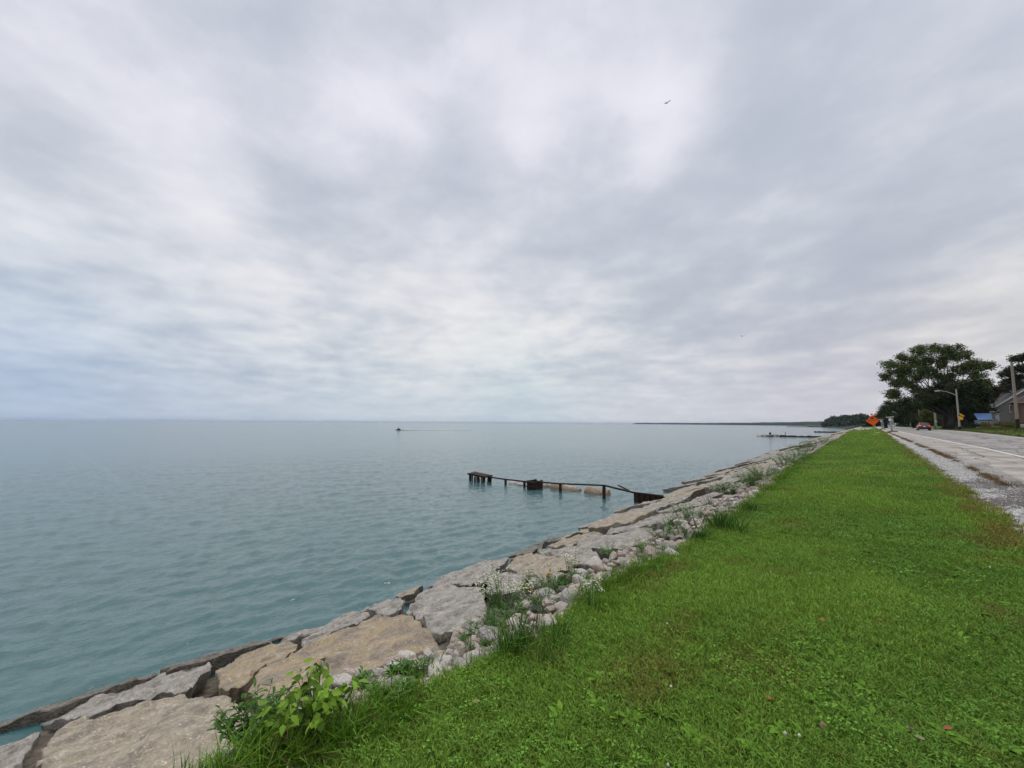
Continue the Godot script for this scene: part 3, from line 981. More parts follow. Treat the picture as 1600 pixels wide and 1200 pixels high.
# ------------------------------------------------------------------ grass
func build_grass() -> void:
	var r := rng
	var lawn := []
	var lawn_c := []
	var rings := [[-0.5, 7.0, 1900.0, 1.0], [7.0, 16.0, 700.0, 1.4], [16.0, 40.0, 190.0, 2.1], [40.0, 130.0, 34.0, 3.6]]
	for g in rings:
		var n := int((g[1] - g[0]) * 3.7 * g[2])
		for i in n:
			var t := r.randf_range(g[0], g[1])
			var left := lut(t, LAWN_LEFT)
			var right := lut(t, LAWN_RIGHT)
			var x := r.randf_range(left - 0.04, right + 0.22)
			var to_edge := right - x + nb.get_noise_2d(x * 18.0, t * 8.0) * 0.55
			if x > right - 0.05 and to_edge < 0.0 and r.randf() < 0.7: continue
			var patch := nb.get_noise_2d(x * 8.0 + 40.0, t * 5.0)
			var dry := smoothstep(0.42, -0.08, to_edge) * 0.75 + smoothstep(0.25, 0.6, nb.get_noise_2d(x * 14.0, t * 9.0 + 70.0)) * 0.6
			if r.randf() < 0.06: dry += 0.5
			var c := Color(0.158, 0.298, 0.044).lerp(Color(0.238, 0.398, 0.060), clampf(0.5 + patch * 1.2, 0.0, 1.0)) * r.randf_range(0.72, 1.25)
			c = c.lerp(Color(0.26, 0.175, 0.055) * r.randf_range(0.7, 1.2), clampf(dry * r.randf_range(0.3, 1.2), 0.0, 0.9))
			lawn.append(spot(Vector3(x, lawn_y(x, t) - 0.004, -t), g[3] * r.randf_range(0.75, 1.3), 0.2, (1.0 if g[3] < 2.0 else 0.62) * (0.7 + 0.5 * clampf(0.5 + patch, 0, 1))))
			lawn_c.append(c)
	var tuft := blades(13, 0.035, 0.022, 0.052, 0.0042, 0.9, 3)
	tag(multi("lawn_grass", tuft, M.grass, lawn, lawn_c), "mown green grass of the lawn between the stones and the gravel", "grass", "", "stuff")
	print("tufts ", lawn.size())
	# clover and other broad leaves among the grass
	var s := st()
	for k in 4:
		var c0 := Vector3(cos(k * 1.6) * 0.022, 0.03 + 0.007 * k, sin(k * 1.6) * 0.022)
		for j in 3:
			var a := j * TAU / 3.0 + k
			var d := Vector3(cos(a), 0.12, sin(a)).normalized()
			leaf(s, c0, d, Vector3.UP, 0.0095, [0.1, 0.34, 0.42, 0.34, 0.08], 0.1, Color(1, 1, 1) * (0.85 + 0.1 * k))
	var clover := done(s)
	var cl := []
	var cc := []
	for i in 17000:
		var t := 0.3 + 9.5 * pow(r.randf(), 1.4)
		var x := r.randf_range(lut(t, LAWN_LEFT), lut(t, LAWN_RIGHT) + 0.1)
		if nb.get_noise_2d(x * 16.0 + 10.0, t * 16.0) + 0.25 * r.randfn() < 0.12: continue
		cl.append(spot(Vector3(x, lawn_y(x, t), -t), r.randf_range(0.45, 1.0), 0.45))
		cc.append(Color(0.15, 0.33, 0.04) * r.randf_range(0.7, 1.4))
	tag(multi("clover", clover, M.grass, cl, cc), "low clover growing through the lawn", "clover", "", "stuff")
	s = st()
	for k in 7:
		var a := k * TAU / 7.0 + 0.3 * sin(k * 5.0)
		leaf(s, Vector3(0, 0.012, 0), Vector3(cos(a), 0.45, sin(a)).normalized(), Vector3.UP, 0.10 + 0.02 * (k % 3), [0.03, 0.09, 0.15, 0.17, 0.12, 0.0], 0.28, Color(1, 1, 1) * (0.85 + 0.05 * k))
	var rosette := done(s)
	var ro := []
	var rc := []
	for i in 800:
		var t := 0.4 + 13.0 * pow(r.randf(), 1.3)
		var x := r.randf_range(lut(t, LAWN_LEFT), lut(t, LAWN_RIGHT))
		ro.append(spot(Vector3(x, lawn_y(x, t), -t), r.randf_range(0.25, 0.7), 0.25))
		rc.append(Color(0.15, 0.31, 0.028) * r.randf_range(0.7, 1.25))
	tag(multi("broadleaf_weeds", rosette, M.grass, ro, rc), "dandelion and plantain leaves scattered in the lawn", "weeds", "", "stuff")
	# white clover heads and pale seed specks
	var fl := []
	var fc := []
	for i in 90:
		var t := 0.8 + 22.0 * pow(r.randf(), 1.2)
		var x := r.randf_range(lut(t, LAWN_LEFT) + 0.2, lut(t, LAWN_RIGHT))
		fl.append(spot(Vector3(x, lawn_y(x, t) + 0.045, -t), r.randf_range(0.012, 0.022), 0.3))
		fc.append(Color(0.62, 0.62, 0.50) * r.randf_range(0.7, 1.0))
	tag(multi("clover_flowers", boulder(77, 5, 7), M.flower, fl, fc), "tiny white clover heads dotted over the lawn", "flowers", "", "stuff")
	# long grass along the stones
	var lg := []
	var lc := []
	for i in 2600:
		var t := 0.2 + 26.0 * pow(r.randf(), 1.7)
		var m := nb.get_noise_2d(3.0, t * 13.0)
		var x := lut(t, LAWN_LEFT) + r.randfn() * 0.10 + 0.03
		if t > 1.6 and m + 0.22 * r.randfn() < -0.05: continue
		if t < 1.5: x = lut(t, LAWN_LEFT) + r.randf_range(-0.05, 0.28)
		if t < 0.55: continue
		lg.append(spot(Vector3(x, lawn_y(x, t) - 0.03, -t), r.randf_range(0.55, 1.15) * (1.0 if t < 8.0 else 1.3), 0.25))
		var c := Color(0.125, 0.265, 0.024) * r.randf_range(0.7, 1.3)
		if r.randf() < 0.12: c = Color(0.19, 0.17, 0.06)
		lc.append(c)
	tag(multi("long_grass", blades(11, 0.05, 0.08, 0.24, 0.006, 0.85, 8), M.grass, lg, lc), "uncut longer grass along the edge of the stones", "grass", "", "stuff")
	# dry brown weeds along the edge of the pavement
	var dg := []
	var dc := []
	for i in 5200:
		var t := 13.0 + 62.0 * pow(r.randf(), 1.2)
		var here := nb.get_noise_2d(30.0, t * 9.0)
		if here + 0.15 * r.randfn() < -0.08: continue
		var x := lut(t, PAVE_EDGE) + r.randfn() * (0.05 + 0.05 * clampf(here + 0.2, 0, 1)) - 0.03
		dg.append(spot(Vector3(x, road_y(2.2, t) - 0.012, -t), r.randf_range(0.9, 1.9), 0.3, 0.7))
		dc.append(Color(0.215, 0.13, 0.06).lerp(Color(0.13, 0.14, 0.04), r.randf() * 0.5) * r.randf_range(0.6, 1.15))
	tag(multi("dry_weeds", blades(9, 0.035, 0.02, 0.06, 0.005, 1.0, 12), M.dull_leaves, dg, dc), "brown withered weeds along the edge of the pavement", "weeds", "", "stuff")
	# loose gravel
	var pg := []
	var pc := []
	for i in 30000:
		var t := 7.0 + 45.0 * pow(r.randf(), 1.7)
		var a := lut(t, LAWN_RIGHT)
		var b := lut(t, PAVE_EDGE)
		var x := lerpf(a, b, clampf(0.5 + r.randfn() * 0.33, -0.15, 1.35))
		var y := lerpf(lawn_y(a, t) - 0.018, road_y(2.2, t) - 0.012, (x - a) / (b - a))
		if x > b: y = road_y(x, t) + 0.003
		var size := r.randf_range(0.012, 0.034) * (1.0 + t * 0.012)
		pg.append(spot(Vector3(x, y + size * 0.15, -t), size, 0.8, 0.7))
		var v := r.randf_range(0.3, 0.75)
		pc.append(Color(v, v * 0.985, v * 0.96))
	tag(multi("loose_gravel", boulder(55, 4, 6), M.pebble, pg, pc), "pale crushed limestone gravel of the road shoulder", "gravel", "", "stuff")

# ------------------------------------------------------------------ plants among the stones
func weed(called: String, at: Vector3, tall: float, wide: float, stems: int, long: float, widths: Array, c: Color, label: String, group := "", flowers := 0, fcol := Color.WHITE, fsize := 0.008) -> void:
	tall *= 1.1
	var root := thing(called, at + Vector3(0, 0.04, 0))
	tag(root, label, "plant", group)
	var sm := st()
	var lv := st()
	var fl := st()
	for i in stems:
		var a := rng.randf() * TAU
		var f := sqrt(rng.randf())
		var base := Vector3(cos(a), 0, sin(a)) * wide * 0.18 * f
		var tip := Vector3(cos(a), 0, sin(a)) * wide * 0.5 * f + Vector3.UP * tall * rng.randf_range(0.6, 1.0) * (1.1 - 0.35 * f)
		var mid := base.lerp(tip, 0.5) + Vector3.UP * tall * 0.08
		tube(sm, [base, mid, tip], [0.0026, 0.002, 0.0012], 4)
		var n := int(tall / 0.022)
		for k in n:
			var g := 0.12 + 0.88 * float(k) / n
			var p := base.lerp(mid, g * 2.0) if g < 0.5 else mid.lerp(tip, g * 2.0 - 1.0)
			var la := k * 2.4 + rng.randfn() * 0.3
			var d := Vector3(cos(la), rng.randf_range(0.15, 0.8), sin(la)).normalized()
			leaf(lv, p, d, Vector3.UP, long * rng.randf_range(0.6, 1.1) * (1.1 - 0.45 * g), widths, rng.randf_range(0.1, 0.5), c * rng.randf_range(0.65, 1.3))
		for k in flowers:
			var p := mid.lerp(tip, rng.randf_range(0.35, 1.05)) + Vector3(rng.randfn(), rng.randfn() * 0.6, rng.randfn()) * wide * 0.07
			var q := fsize * rng.randf_range(0.7, 1.3)
			fl.set_color(fcol * rng.randf_range(0.75, 1.1))
			fl.set_smooth_group(-1)
			for e in 5:
				var fa := e * TAU / 5.0
				var fb := (e + 1) * TAU / 5.0
				var rim := Vector3(cos(fa), 0.25, sin(fa)) * q
				var rim2 := Vector3(cos(fb), 0.25, sin(fb)) * q
				tri(fl, p + Vector3.UP * q * 0.4, p + rim2, p + rim)
				tri(fl, p - Vector3.UP * q * 0.4, p + rim, p + rim2)
	part("stem", done(sm), M.stem, root)
	part("foliage", done(lv), M.leaves, root)
	if flowers: part("flowers", done(fl), M.flower, root)

func build_plants() -> void:
	M.stem = mat(0.07, 0.12, 0.03, 0.8)
	# the leafy sapling on the lawn's edge: each leaf a piece
	var base := on_bank(492, 1158)
	var root := thing("sapling", base)
	tag(root, "bright green leafy maple sapling with drooping lobed leaves beside the ochre slab", "sapling")
	var shapes := []
	for k in 3:
		var s := st()
		var w := [[0.02, 0.16, 0.30, 0.22, 0.32, 0.20, 0.16, 0.05, 0.0], [0.02, 0.22, 0.33, 0.24, 0.28, 0.17, 0.10, 0.03, 0.0], [0.02, 0.12, 0.25, 0.27, 0.20, 0.22, 0.12, 0.06, 0.0]][k] as Array
		leaf(s, Vector3.ZERO, Vector3.FORWARD, Vector3.UP, 1.0, w, [0.22, 0.34, 0.12][k], Color.WHITE)
		shapes.append(done(s))
	var tones := []
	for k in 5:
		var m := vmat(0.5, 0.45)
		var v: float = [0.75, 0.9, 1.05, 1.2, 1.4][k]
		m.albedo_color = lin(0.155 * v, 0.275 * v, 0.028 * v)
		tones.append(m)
	var stems := st()
	var right := cam.transform.basis.x
	right.y = 0
	right = right.normalized()
	var away := Vector3(right.z, 0, -right.x)
	for i in 20:
		var f := i / 19.0
		# the stems fan out from the root: tallest in the middle right, lower to the left
		var sx := lerpf(-0.30, 0.17, f) + rng.randfn() * 0.02
		var top := 0.11 + 0.15 * sin(clampf(f * 1.1, 0, 1) * PI * 0.72) + rng.randfn() * 0.02
		var tip := right * sx + away * rng.randfn() * 0.09 + Vector3.UP * top
		var mid := tip * 0.5 + Vector3.UP * top * 0.22
		tube(stems, [Vector3.ZERO, mid, tip], [0.005, 0.0035, 0.002], 5)
		for k in 15:
			var g := rng.randf_range(0.1, 1.04)
			var p := mid.lerp(tip, g)
			p += Vector3(rng.randfn(), rng.randfn() * 0.7, rng.randfn()) * 0.03
			var a := rng.randf() * TAU
			var d := Vector3(cos(a), rng.randf_range(-0.9, 0.1), sin(a)).normalized()
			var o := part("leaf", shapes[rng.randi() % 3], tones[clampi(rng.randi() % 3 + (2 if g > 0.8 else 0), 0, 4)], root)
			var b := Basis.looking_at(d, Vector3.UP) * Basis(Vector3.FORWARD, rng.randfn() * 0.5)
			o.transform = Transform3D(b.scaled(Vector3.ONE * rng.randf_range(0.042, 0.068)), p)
	part("stem", done(stems), M.stem, root)
	# narrow-leaved weeds
	var lance := [0.03, 0.11, 0.13, 0.09, 0.0]
	var dark := Color(0.058, 0.145, 0.022)
	var mid := Color(0.085, 0.19, 0.028)
	for p in [[400, 1172, 0.26, 0.44, 30, "dark spiky-leaved weed between the broad buff slab and the lawn"], [442, 1160, 0.2, 0.34, 20, "dark narrow-leaved weed crowding the foot of the sapling"], [566, 1083, 0.10, 0.18, 12, "narrow-leaved weed with an orange leaf between sapling and cobbles"], [592, 1098, 0.08, 0.18, 12, "low weed in front of a whitish cobble by the sapling"], [622, 1070, 0.12, 0.2, 16, "bushy dark weed against the large ochre slab"], [628, 1098, 0.08, 0.22, 12, "leafy weed at the lawn edge below the ochre slab"]]:
		var at := on_bank(p[0], p[1])
		weed("weed", at, p[2], p[3], p[4], 0.085, lance, dark if p[4] > 12 else mid, p[5], "weeds at the lawn edge")
	weed("white_aster", on_bank(787, 962), 0.42, 0.58, 26, 0.05, lance, mid, "bushy plant covered in small white flowers beside the pale grey block", "", 13, Color(0.66, 0.66, 0.52), 0.0085)
	weed("weed", on_bank(825, 938), 0.28, 0.12, 3, 0.11, lance, Color(0.08, 0.16, 0.025), "upright weed with orange lower leaves behind the white flowers", "")
	weed("dry_weed", on_bank(822, 934), 0.12, 0.2, 8, 0.07, lance, Color(0.42, 0.16, 0.03), "withered orange leaves at the foot of the upright weed")
	weed("goldenrod", on_bank(862, 925), 0.16, 0.55, 26, 0.055, lance, dark, "low green weed with a yellow flower head among the cobbles", "", 0)
	weed("goldenrod", on_bank(858, 920), 0.2, 0.1, 4, 0.05, lance, mid, "small yellow flower head above the low green weed", "", 9, Color(0.6, 0.36, 0.015), 0.010)
	weed("weed", on_bank(842, 935), 0.12, 0.5, 22, 0.05, lance, Color(0.075, 0.10, 0.028), "low brownish green weed below the yellow flower head")
	weed("white_aster", on_bank(893, 912), 0.36, 0.24, 10, 0.045, lance, mid, "slim plant with sparse white flowers against the wide flat slab", "", 14, Color(0.7, 0.7, 0.56), 0.011)
	weed("weed", on_bank(760, 1000), 0.14, 0.45, 22, 0.06, lance, dark, "dark weed under the edge of the pale grey block")
	weed("weed", on_bank(800, 972), 0.13, 0.5, 20, 0.06, lance, mid, "green weed in front of the bushy white flowers")
	weed("white_aster", on_bank(925, 955), 0.26, 0.2, 8, 0.04, lance, mid, "slim white-flowered stalks in front of cobbles at the lawn edge", "", 9, Color(0.7, 0.7, 0.56), 0.008)
	for p in [[735, 1018, 0.10, 0.3, "dark weed growing up between the tan cobbles"], [848, 950, 0.16, 0.5, "spreading dark green weed among the tan cobbles"], [870, 922, 0.16, 0.5, "spreading green weed below the wide flat slab"], [775, 985, 0.14, 0.4, "dark green weed beside the dull grey cobble"], [660, 1062, 0.1, 0.3, "low weed at the lawn edge under the cobbles"], [905, 915, 0.14, 0.3, "green weed at the foot of the slim white flowers"]]:
		weed("weed", on_bank(p[0], p[1]), p[2], p[3], 20, 0.06, lance, dark, p[4])
	# plants farther along: [x, y, height, width, kind]
	var n := 0
	for p in [[953, 872, 0.18, 0.5, 0], [1000, 868, 0.2, 0.6, 0], [1034, 845, 0.22, 0.7, 0], [1048, 838, 0.3, 0.6, 0], [1069, 818, 0.34, 1.0, 0], [1083, 812, 0.36, 0.8, 1], [1112, 795, 0.3, 1.0, 2], [1137, 776, 0.4, 1.0, 1], [1172, 764, 0.5, 1.3, 0], [1180, 756, 0.4, 1.2, 2], [1194, 750, 0.5, 1.3, 0], [1237, 724, 0.55, 2.0, 0], [1250, 716, 0.6, 2.2, 0], [1262, 708, 0.6, 2.4, 0], [1228, 730, 0.5, 1.6, 0], [1275, 699, 0.6, 2.6, 0], [1288, 694, 0.5, 2.4, 1]]:
		var k: int = p[4]
		var at := on_bank(p[0], p[1])
		var far := -at.z > 12.0
		weed(["weed", "white_aster", "dry_weed"][k], at, p[2], p[3], 20 if not far else 26, 0.07 if not far else 0.13, lance, [mid, mid, Color(0.12, 0.09, 0.04)][k], ["green weed growing among the stones along the lawn", "white-flowered weed growing among the stones along the lawn", "brownish weed growing among the stones along the lawn"][k], ["green weeds along the stones", "white-flowered weeds along the stones", "brownish weeds along the stones"][k], 12 if k == 1 else 0, Color(0.66, 0.66, 0.54), 0.012 if not far else 0.022)
		n += 1
	# arching grass tussocks
	for p in [[1131, 828, 1.15, "big arching tussock of dark grass at the edge of the lawn"], [1085, 842, 0.8, "smaller tussock of long grass beside the cobbles"], [1165, 800, 0.8, "low tussock of long grass beyond the big one"], [840, 1000, 0.8, "tuft of pale long grass leaning over the cobbles"], [815, 1018, 0.75, "tuft of long grass at the corner of the cobbles"]]:
		var at := on_lawn(p[0], p[1])
		var rt := thing("grass_tussock", at)
		tag(rt, p[3], "grass")
		var places := []
		var colors := []
		for k in 16:
			places.append(spot(Vector3(rng.randfn() * 0.14, -0.02, rng.randfn() * 0.14) * float(p[2]), rng.randf_range(0.9, 1.4) * float(p[2]), 0.2))
			colors.append(Color(0.045, 0.115, 0.022) * rng.randf_range(0.75, 1.3))
		merged("blades", blades(12, 0.05, 0.14, 0.30, 0.006, 1.0, 31), M.grass, places, colors, rt)

# ------------------------------------------------------------------ groynes
func build_groynes() -> void:
	var y := WATER_Y
	# the near one: a handrail of rusted steel on piles, two sheet-pile boxes and logs beside it
	var t0 := 19.5
	var root := thing("steel_groyne", Vector3(-9.0, y, -t0))
	tag(root, "rusted steel groyne with a rail on piles running out into the lake", "groyne")
	var post := func(px: float, top: float, wide: float) -> void:
		var at := at_t(px, 750.0, t0)
		var tp := at_t(px, top, t0)
		part("post", boxed(Vector3(at.x + 9.0, (tp.y - y) / 2.0 - 0.4, 0), Vector3(wide, tp.y - y + 0.8, 0.13), 0.01), M.rust, root)
	for p in [[734.5, 741.0, 0.10], [763.0, 744.5, 0.08], [790.0, 749.0, 0.10], [819.5, 752.5, 0.11], [875.5, 756.5, 0.12], [943.5, 758.5, 0.13]]:
		post.call(p[0], p[1], p[2])
	var line := [[733.5, 741.5], [744.0, 742.5], [765.0, 745.5], [788.0, 748.8], [819.0, 752.2], [842.0, 753.3], [876.0, 755.8], [944.0, 758.4], [966.0, 763.8], [990.0, 769.6], [1036.0, 775.2]]
	for i in line.size() - 1:
		var a := at_t(line[i][0], line[i][1], t0) - root.position
		var b := at_t(line[i + 1][0], line[i + 1][1], t0) - root.position
		part("rail", boxed((a + b) / 2.0, Vector3(a.distance_to(b) + 0.03, 0.075, 0.12), 0.012, Basis(Vector3.BACK, atan2(b.y - a.y, b.x - a.x))), M.rust, root)
	# the wedge of sheet piling at the shore
	var w := at_t(990, 770, t0).x + 9.0
	var e := at_t(1040, 776, t0).x + 9.0
	for k in 12:
		var f := k / 12.0
		var x := lerpf(w, e, f + 0.04)
		var top := lerpf(at_t(990, 769, t0).y, at_t(1036, 776, t0).y, f) - y
		part("sheet_pile", boxed(Vector3(x, top / 2.0 - 0.6, -0.05 + 0.07 * (k % 2)), Vector3((e - w) / 12.0 + 0.02, top + 1.2, 0.05), 0.01), M.rust, root)
	var pa := at_t(964, 758.5, t0) - root.position
	var pb := at_t(982, 767.5, t0) - root.position
	part("loose_bar", boxed((pa + pb) / 2.0 - Vector3(0, 0, 0.12), Vector3(pa.distance_to(pb), 0.06, 0.06), 0.008, Basis(Vector3.BACK, atan2(pb.y - pa.y, pb.x - pa.x))), M.rust, root)
	# sheet-pile boxes: the low one with a plank on top at the end, the square one half way
	var crib := func(px0: float, px1: float, top: float, n: int, label: String, cover: bool) -> void:
		var a := at_t(px0, top, t0)
		var b := at_t(px1, top, t0)
		var h := a.y - y
		var c := thing("pile_box", Vector3((a.x + b.x) / 2.0, y, -t0 - 0.02))
		tag(c, label, "piling")
		var wd := b.x - a.x
		for face in ([0.35] if cover else [-0.35, 0.35]):
			for k in n:
				var x := -wd / 2.0 + wd * (k + 0.5) / n
				part("sheet_pile", boxed(Vector3(x, (h - 0.06 * (k % 3)) / 2.0 - 0.3 + 0.02, face + 0.03 * (k % 2)), Vector3(wd / n * (0.56 if cover else 0.98), h + 0.6 - 0.06 * (k % 3), 0.04), 0.008), M.rust, c)
		for sx in ([] if cover else [-1.0, 1.0]):
			part("end_plate", boxed(Vector3(sx * wd / 2.0, h / 2.0 - 0.3, 0.015), Vector3(0.05, h + 0.6, 0.72), 0.008), M.rust, c)
		part("waler", boxed(Vector3(0, h * (0.84 if not cover else 1.0), 0.41), Vector3(wd * (1.03 if not cover else 1.3), 0.09, 0.1), 0.01, Basis(Vector3.BACK, -0.05 if cover else 0.0)), M.rust, c)
		if not cover: part("waler", boxed(Vector3(0, h * 0.35, 0.41), Vector3(wd * 1.03, 0.09, 0.1), 0.01), M.rust, c)
		if cover:
			for sx in [-0.46, 0.0, 0.46]: part("back_pile", boxed(Vector3(sx * wd, h / 2.0 - 0.3, -0.3), Vector3(0.14, h + 0.6, 0.1), 0.01), M.rust, c)
			part("plank", boxed(Vector3(0.05, h + 0.03, 0.1), Vector3(wd * 1.18, 0.09, 0.8), 0.01, Basis(Vector3.BACK, -0.06)), M.rust, c)
	crib.call(740.5, 762.0, 741.0, 8, "long low rusted sheet-pile box with a plank on top at the end of the groyne", true)
	crib.call(829.5, 842.0, 750.0, 4, "square rusted sheet-pile box half way along the groyne", false)
	# logs and drowned stones beside it
	var i := 0
	for l in [[860, 907, 765.0, 0.30, "long weathered log lying in the water beside the groyne"], [918, 951, 768.0, 0.32, "short thick log lying in the water near the last rail post"], [838, 862, 762.5, 0.22, "slim pale log in the water next to the square pile box"]]:
		var a := at_t(l[0], l[2], t0 + 1.1)
		var b := at_t(l[1], l[2], t0 + 1.1)
		var rr: float = l[3]
		var pts := []
		var rad := []
		var taper: float = 0.55 if i != 1 else 0.85
		for k in 9:
			var f := k / 8.0
			pts.append(Vector3((f - 0.5) * (b.x - a.x), 0.03 * sin(f * 7.0 + i), 0.05 * sin(f * 4.0)))
			rad.append(rr * (0.55 if k == 0 and i == 0 else 1.0) * (1.0 - (1.0 - taper) * f * f) * (1.0 + 0.06 * sin(k * 2.3)))
		var o := part("log", tubed(pts, rad, 14), M.log)
		o.position = Vector3((a.x + b.x) / 2.0, y - rr * 0.12, -t0 - 1.1)
		o.rotation.y = 0.05 * (i - 1)
		tag(o, l[4], "log")
		i += 1
	var k := 0
	for p in [[800, 754.5, 0.9], [812, 757.0, 0.8], [835, 760.5, 0.9], [872, 759.5, 0.7], [884, 761, 0.7], [895, 763.5, 0.6]]:
		var o := part("drowned_stone", boulder(300 + k), M.cobble[[0, 1, 1, 3, 0, 1][k]])
		var at := on_level(p[0], p[1], y)
		o.transform = Transform3D(Basis.from_scale(Vector3(p[2], 0.38, 0.7)), at + Vector3(0, -0.02, 0))
		tag(o, "pale stone just breaking the surface beside the groyne", "stone", "stones in the water beside the groyne")
		k += 1
	# three farther groynes: low lines of rusted piling with stones
	for g in [[1188.0, 1318.0, 682.6, 157.0, "nearer of the far groynes with a heap of stones at its end"], [1272.0, 1326.0, 674.6, 265.0, "far thin groyne between two others"], [1229.0, 1292.0, 667.4, 860.0, "farthest groyne, a thin dark line below the wooded shore"]]:
		var a := at_t(g[0], g[2], g[3])
		var b := at_t(g[1], g[2], g[3])
		b.x = minf(b.x, lut(g[3], WATER_EDGE) + 0.5)
		var o := thing("far_groyne", Vector3((a.x + b.x) / 2.0, y, -g[3]))
		tag(o, g[4], "groyne")
		var wd := b.x - a.x
		var n := int(clampf(wd / 0.9, 8, 40))
		for q in n:
			var h := rng.randf_range(0.25, 0.5) * (1.0 + float(g[3]) * 0.0012)
			part("pile", boxed(Vector3(-wd / 2.0 + wd * (q + 0.5) / n, h / 2.0 - 0.3, rng.randfn() * 0.1), Vector3(wd / n * 1.02, h + 0.6, 0.5)), M.rust, o)
		if g[3] < 200.0:
			for q in 26:
				var f := rng.randf()
				var sx := -wd / 2.0 - 1.0 + 6.5 * f
				var s := part("stone", boulder(400 + q % 5, 6, 9), M.cobble[rng.randi() % 4], o)
				s.transform = Transform3D(Basis(Vector3.UP, rng.randf() * TAU).scaled(Vector3(1.0, 0.7, 1.0) * rng.randf_range(0.5, 1.1)), Vector3(sx, 0.05 + rng.randf() * 0.5 * (1.0 - absf(f - 0.6)), 0.5 + rng.randfn() * 0.5))
			part("stump", tubed([Vector3(-wd / 2.0 + 2.8, 0, 0.4), Vector3(-wd / 2.0 + 2.9, 1.35, 0.4)], [0.45, 0.25], 7), M.rust, o)
			part("marker_post", tubed([Vector3(-wd / 2.0 + 6.9, -0.2, 0), Vector3(-wd / 2.0 + 7.0, 1.5, 0)], [0.09, 0.07], 6), M.rust, o)

# ------------------------------------------------------------------ road furniture
func diamond(s: SurfaceTool, half: float, thick: float, c: Vector3, roll: float) -> void:
	box(s, c, Vector3(half * sqrt(2.0), half * sqrt(2.0), thick), Basis(Vector3.BACK, PI / 4.0 + roll), 0.004)

func flat_shape(outline: Array, c: Vector3, z: float, roll: float) -> ArrayMesh:
	var poly := PackedVector2Array()
	for p in outline: poly.append(Vector2(p[0], p[1]).rotated(roll))
	var s := st()
	s.set_smooth_group(-1)
	var idx := Geometry2D.triangulate_polygon(poly)
	for k in range(0, idx.size(), 3):
		var v := [poly[idx[k]], poly[idx[k + 1]], poly[idx[k + 2]]]
		if (v[1] - v[0]).cross(v[2] - v[0]) > 0.0: v.reverse()
		for q: Vector2 in v: s.add_vertex(c + Vector3(q.x, q.y, z))
	return done(s)

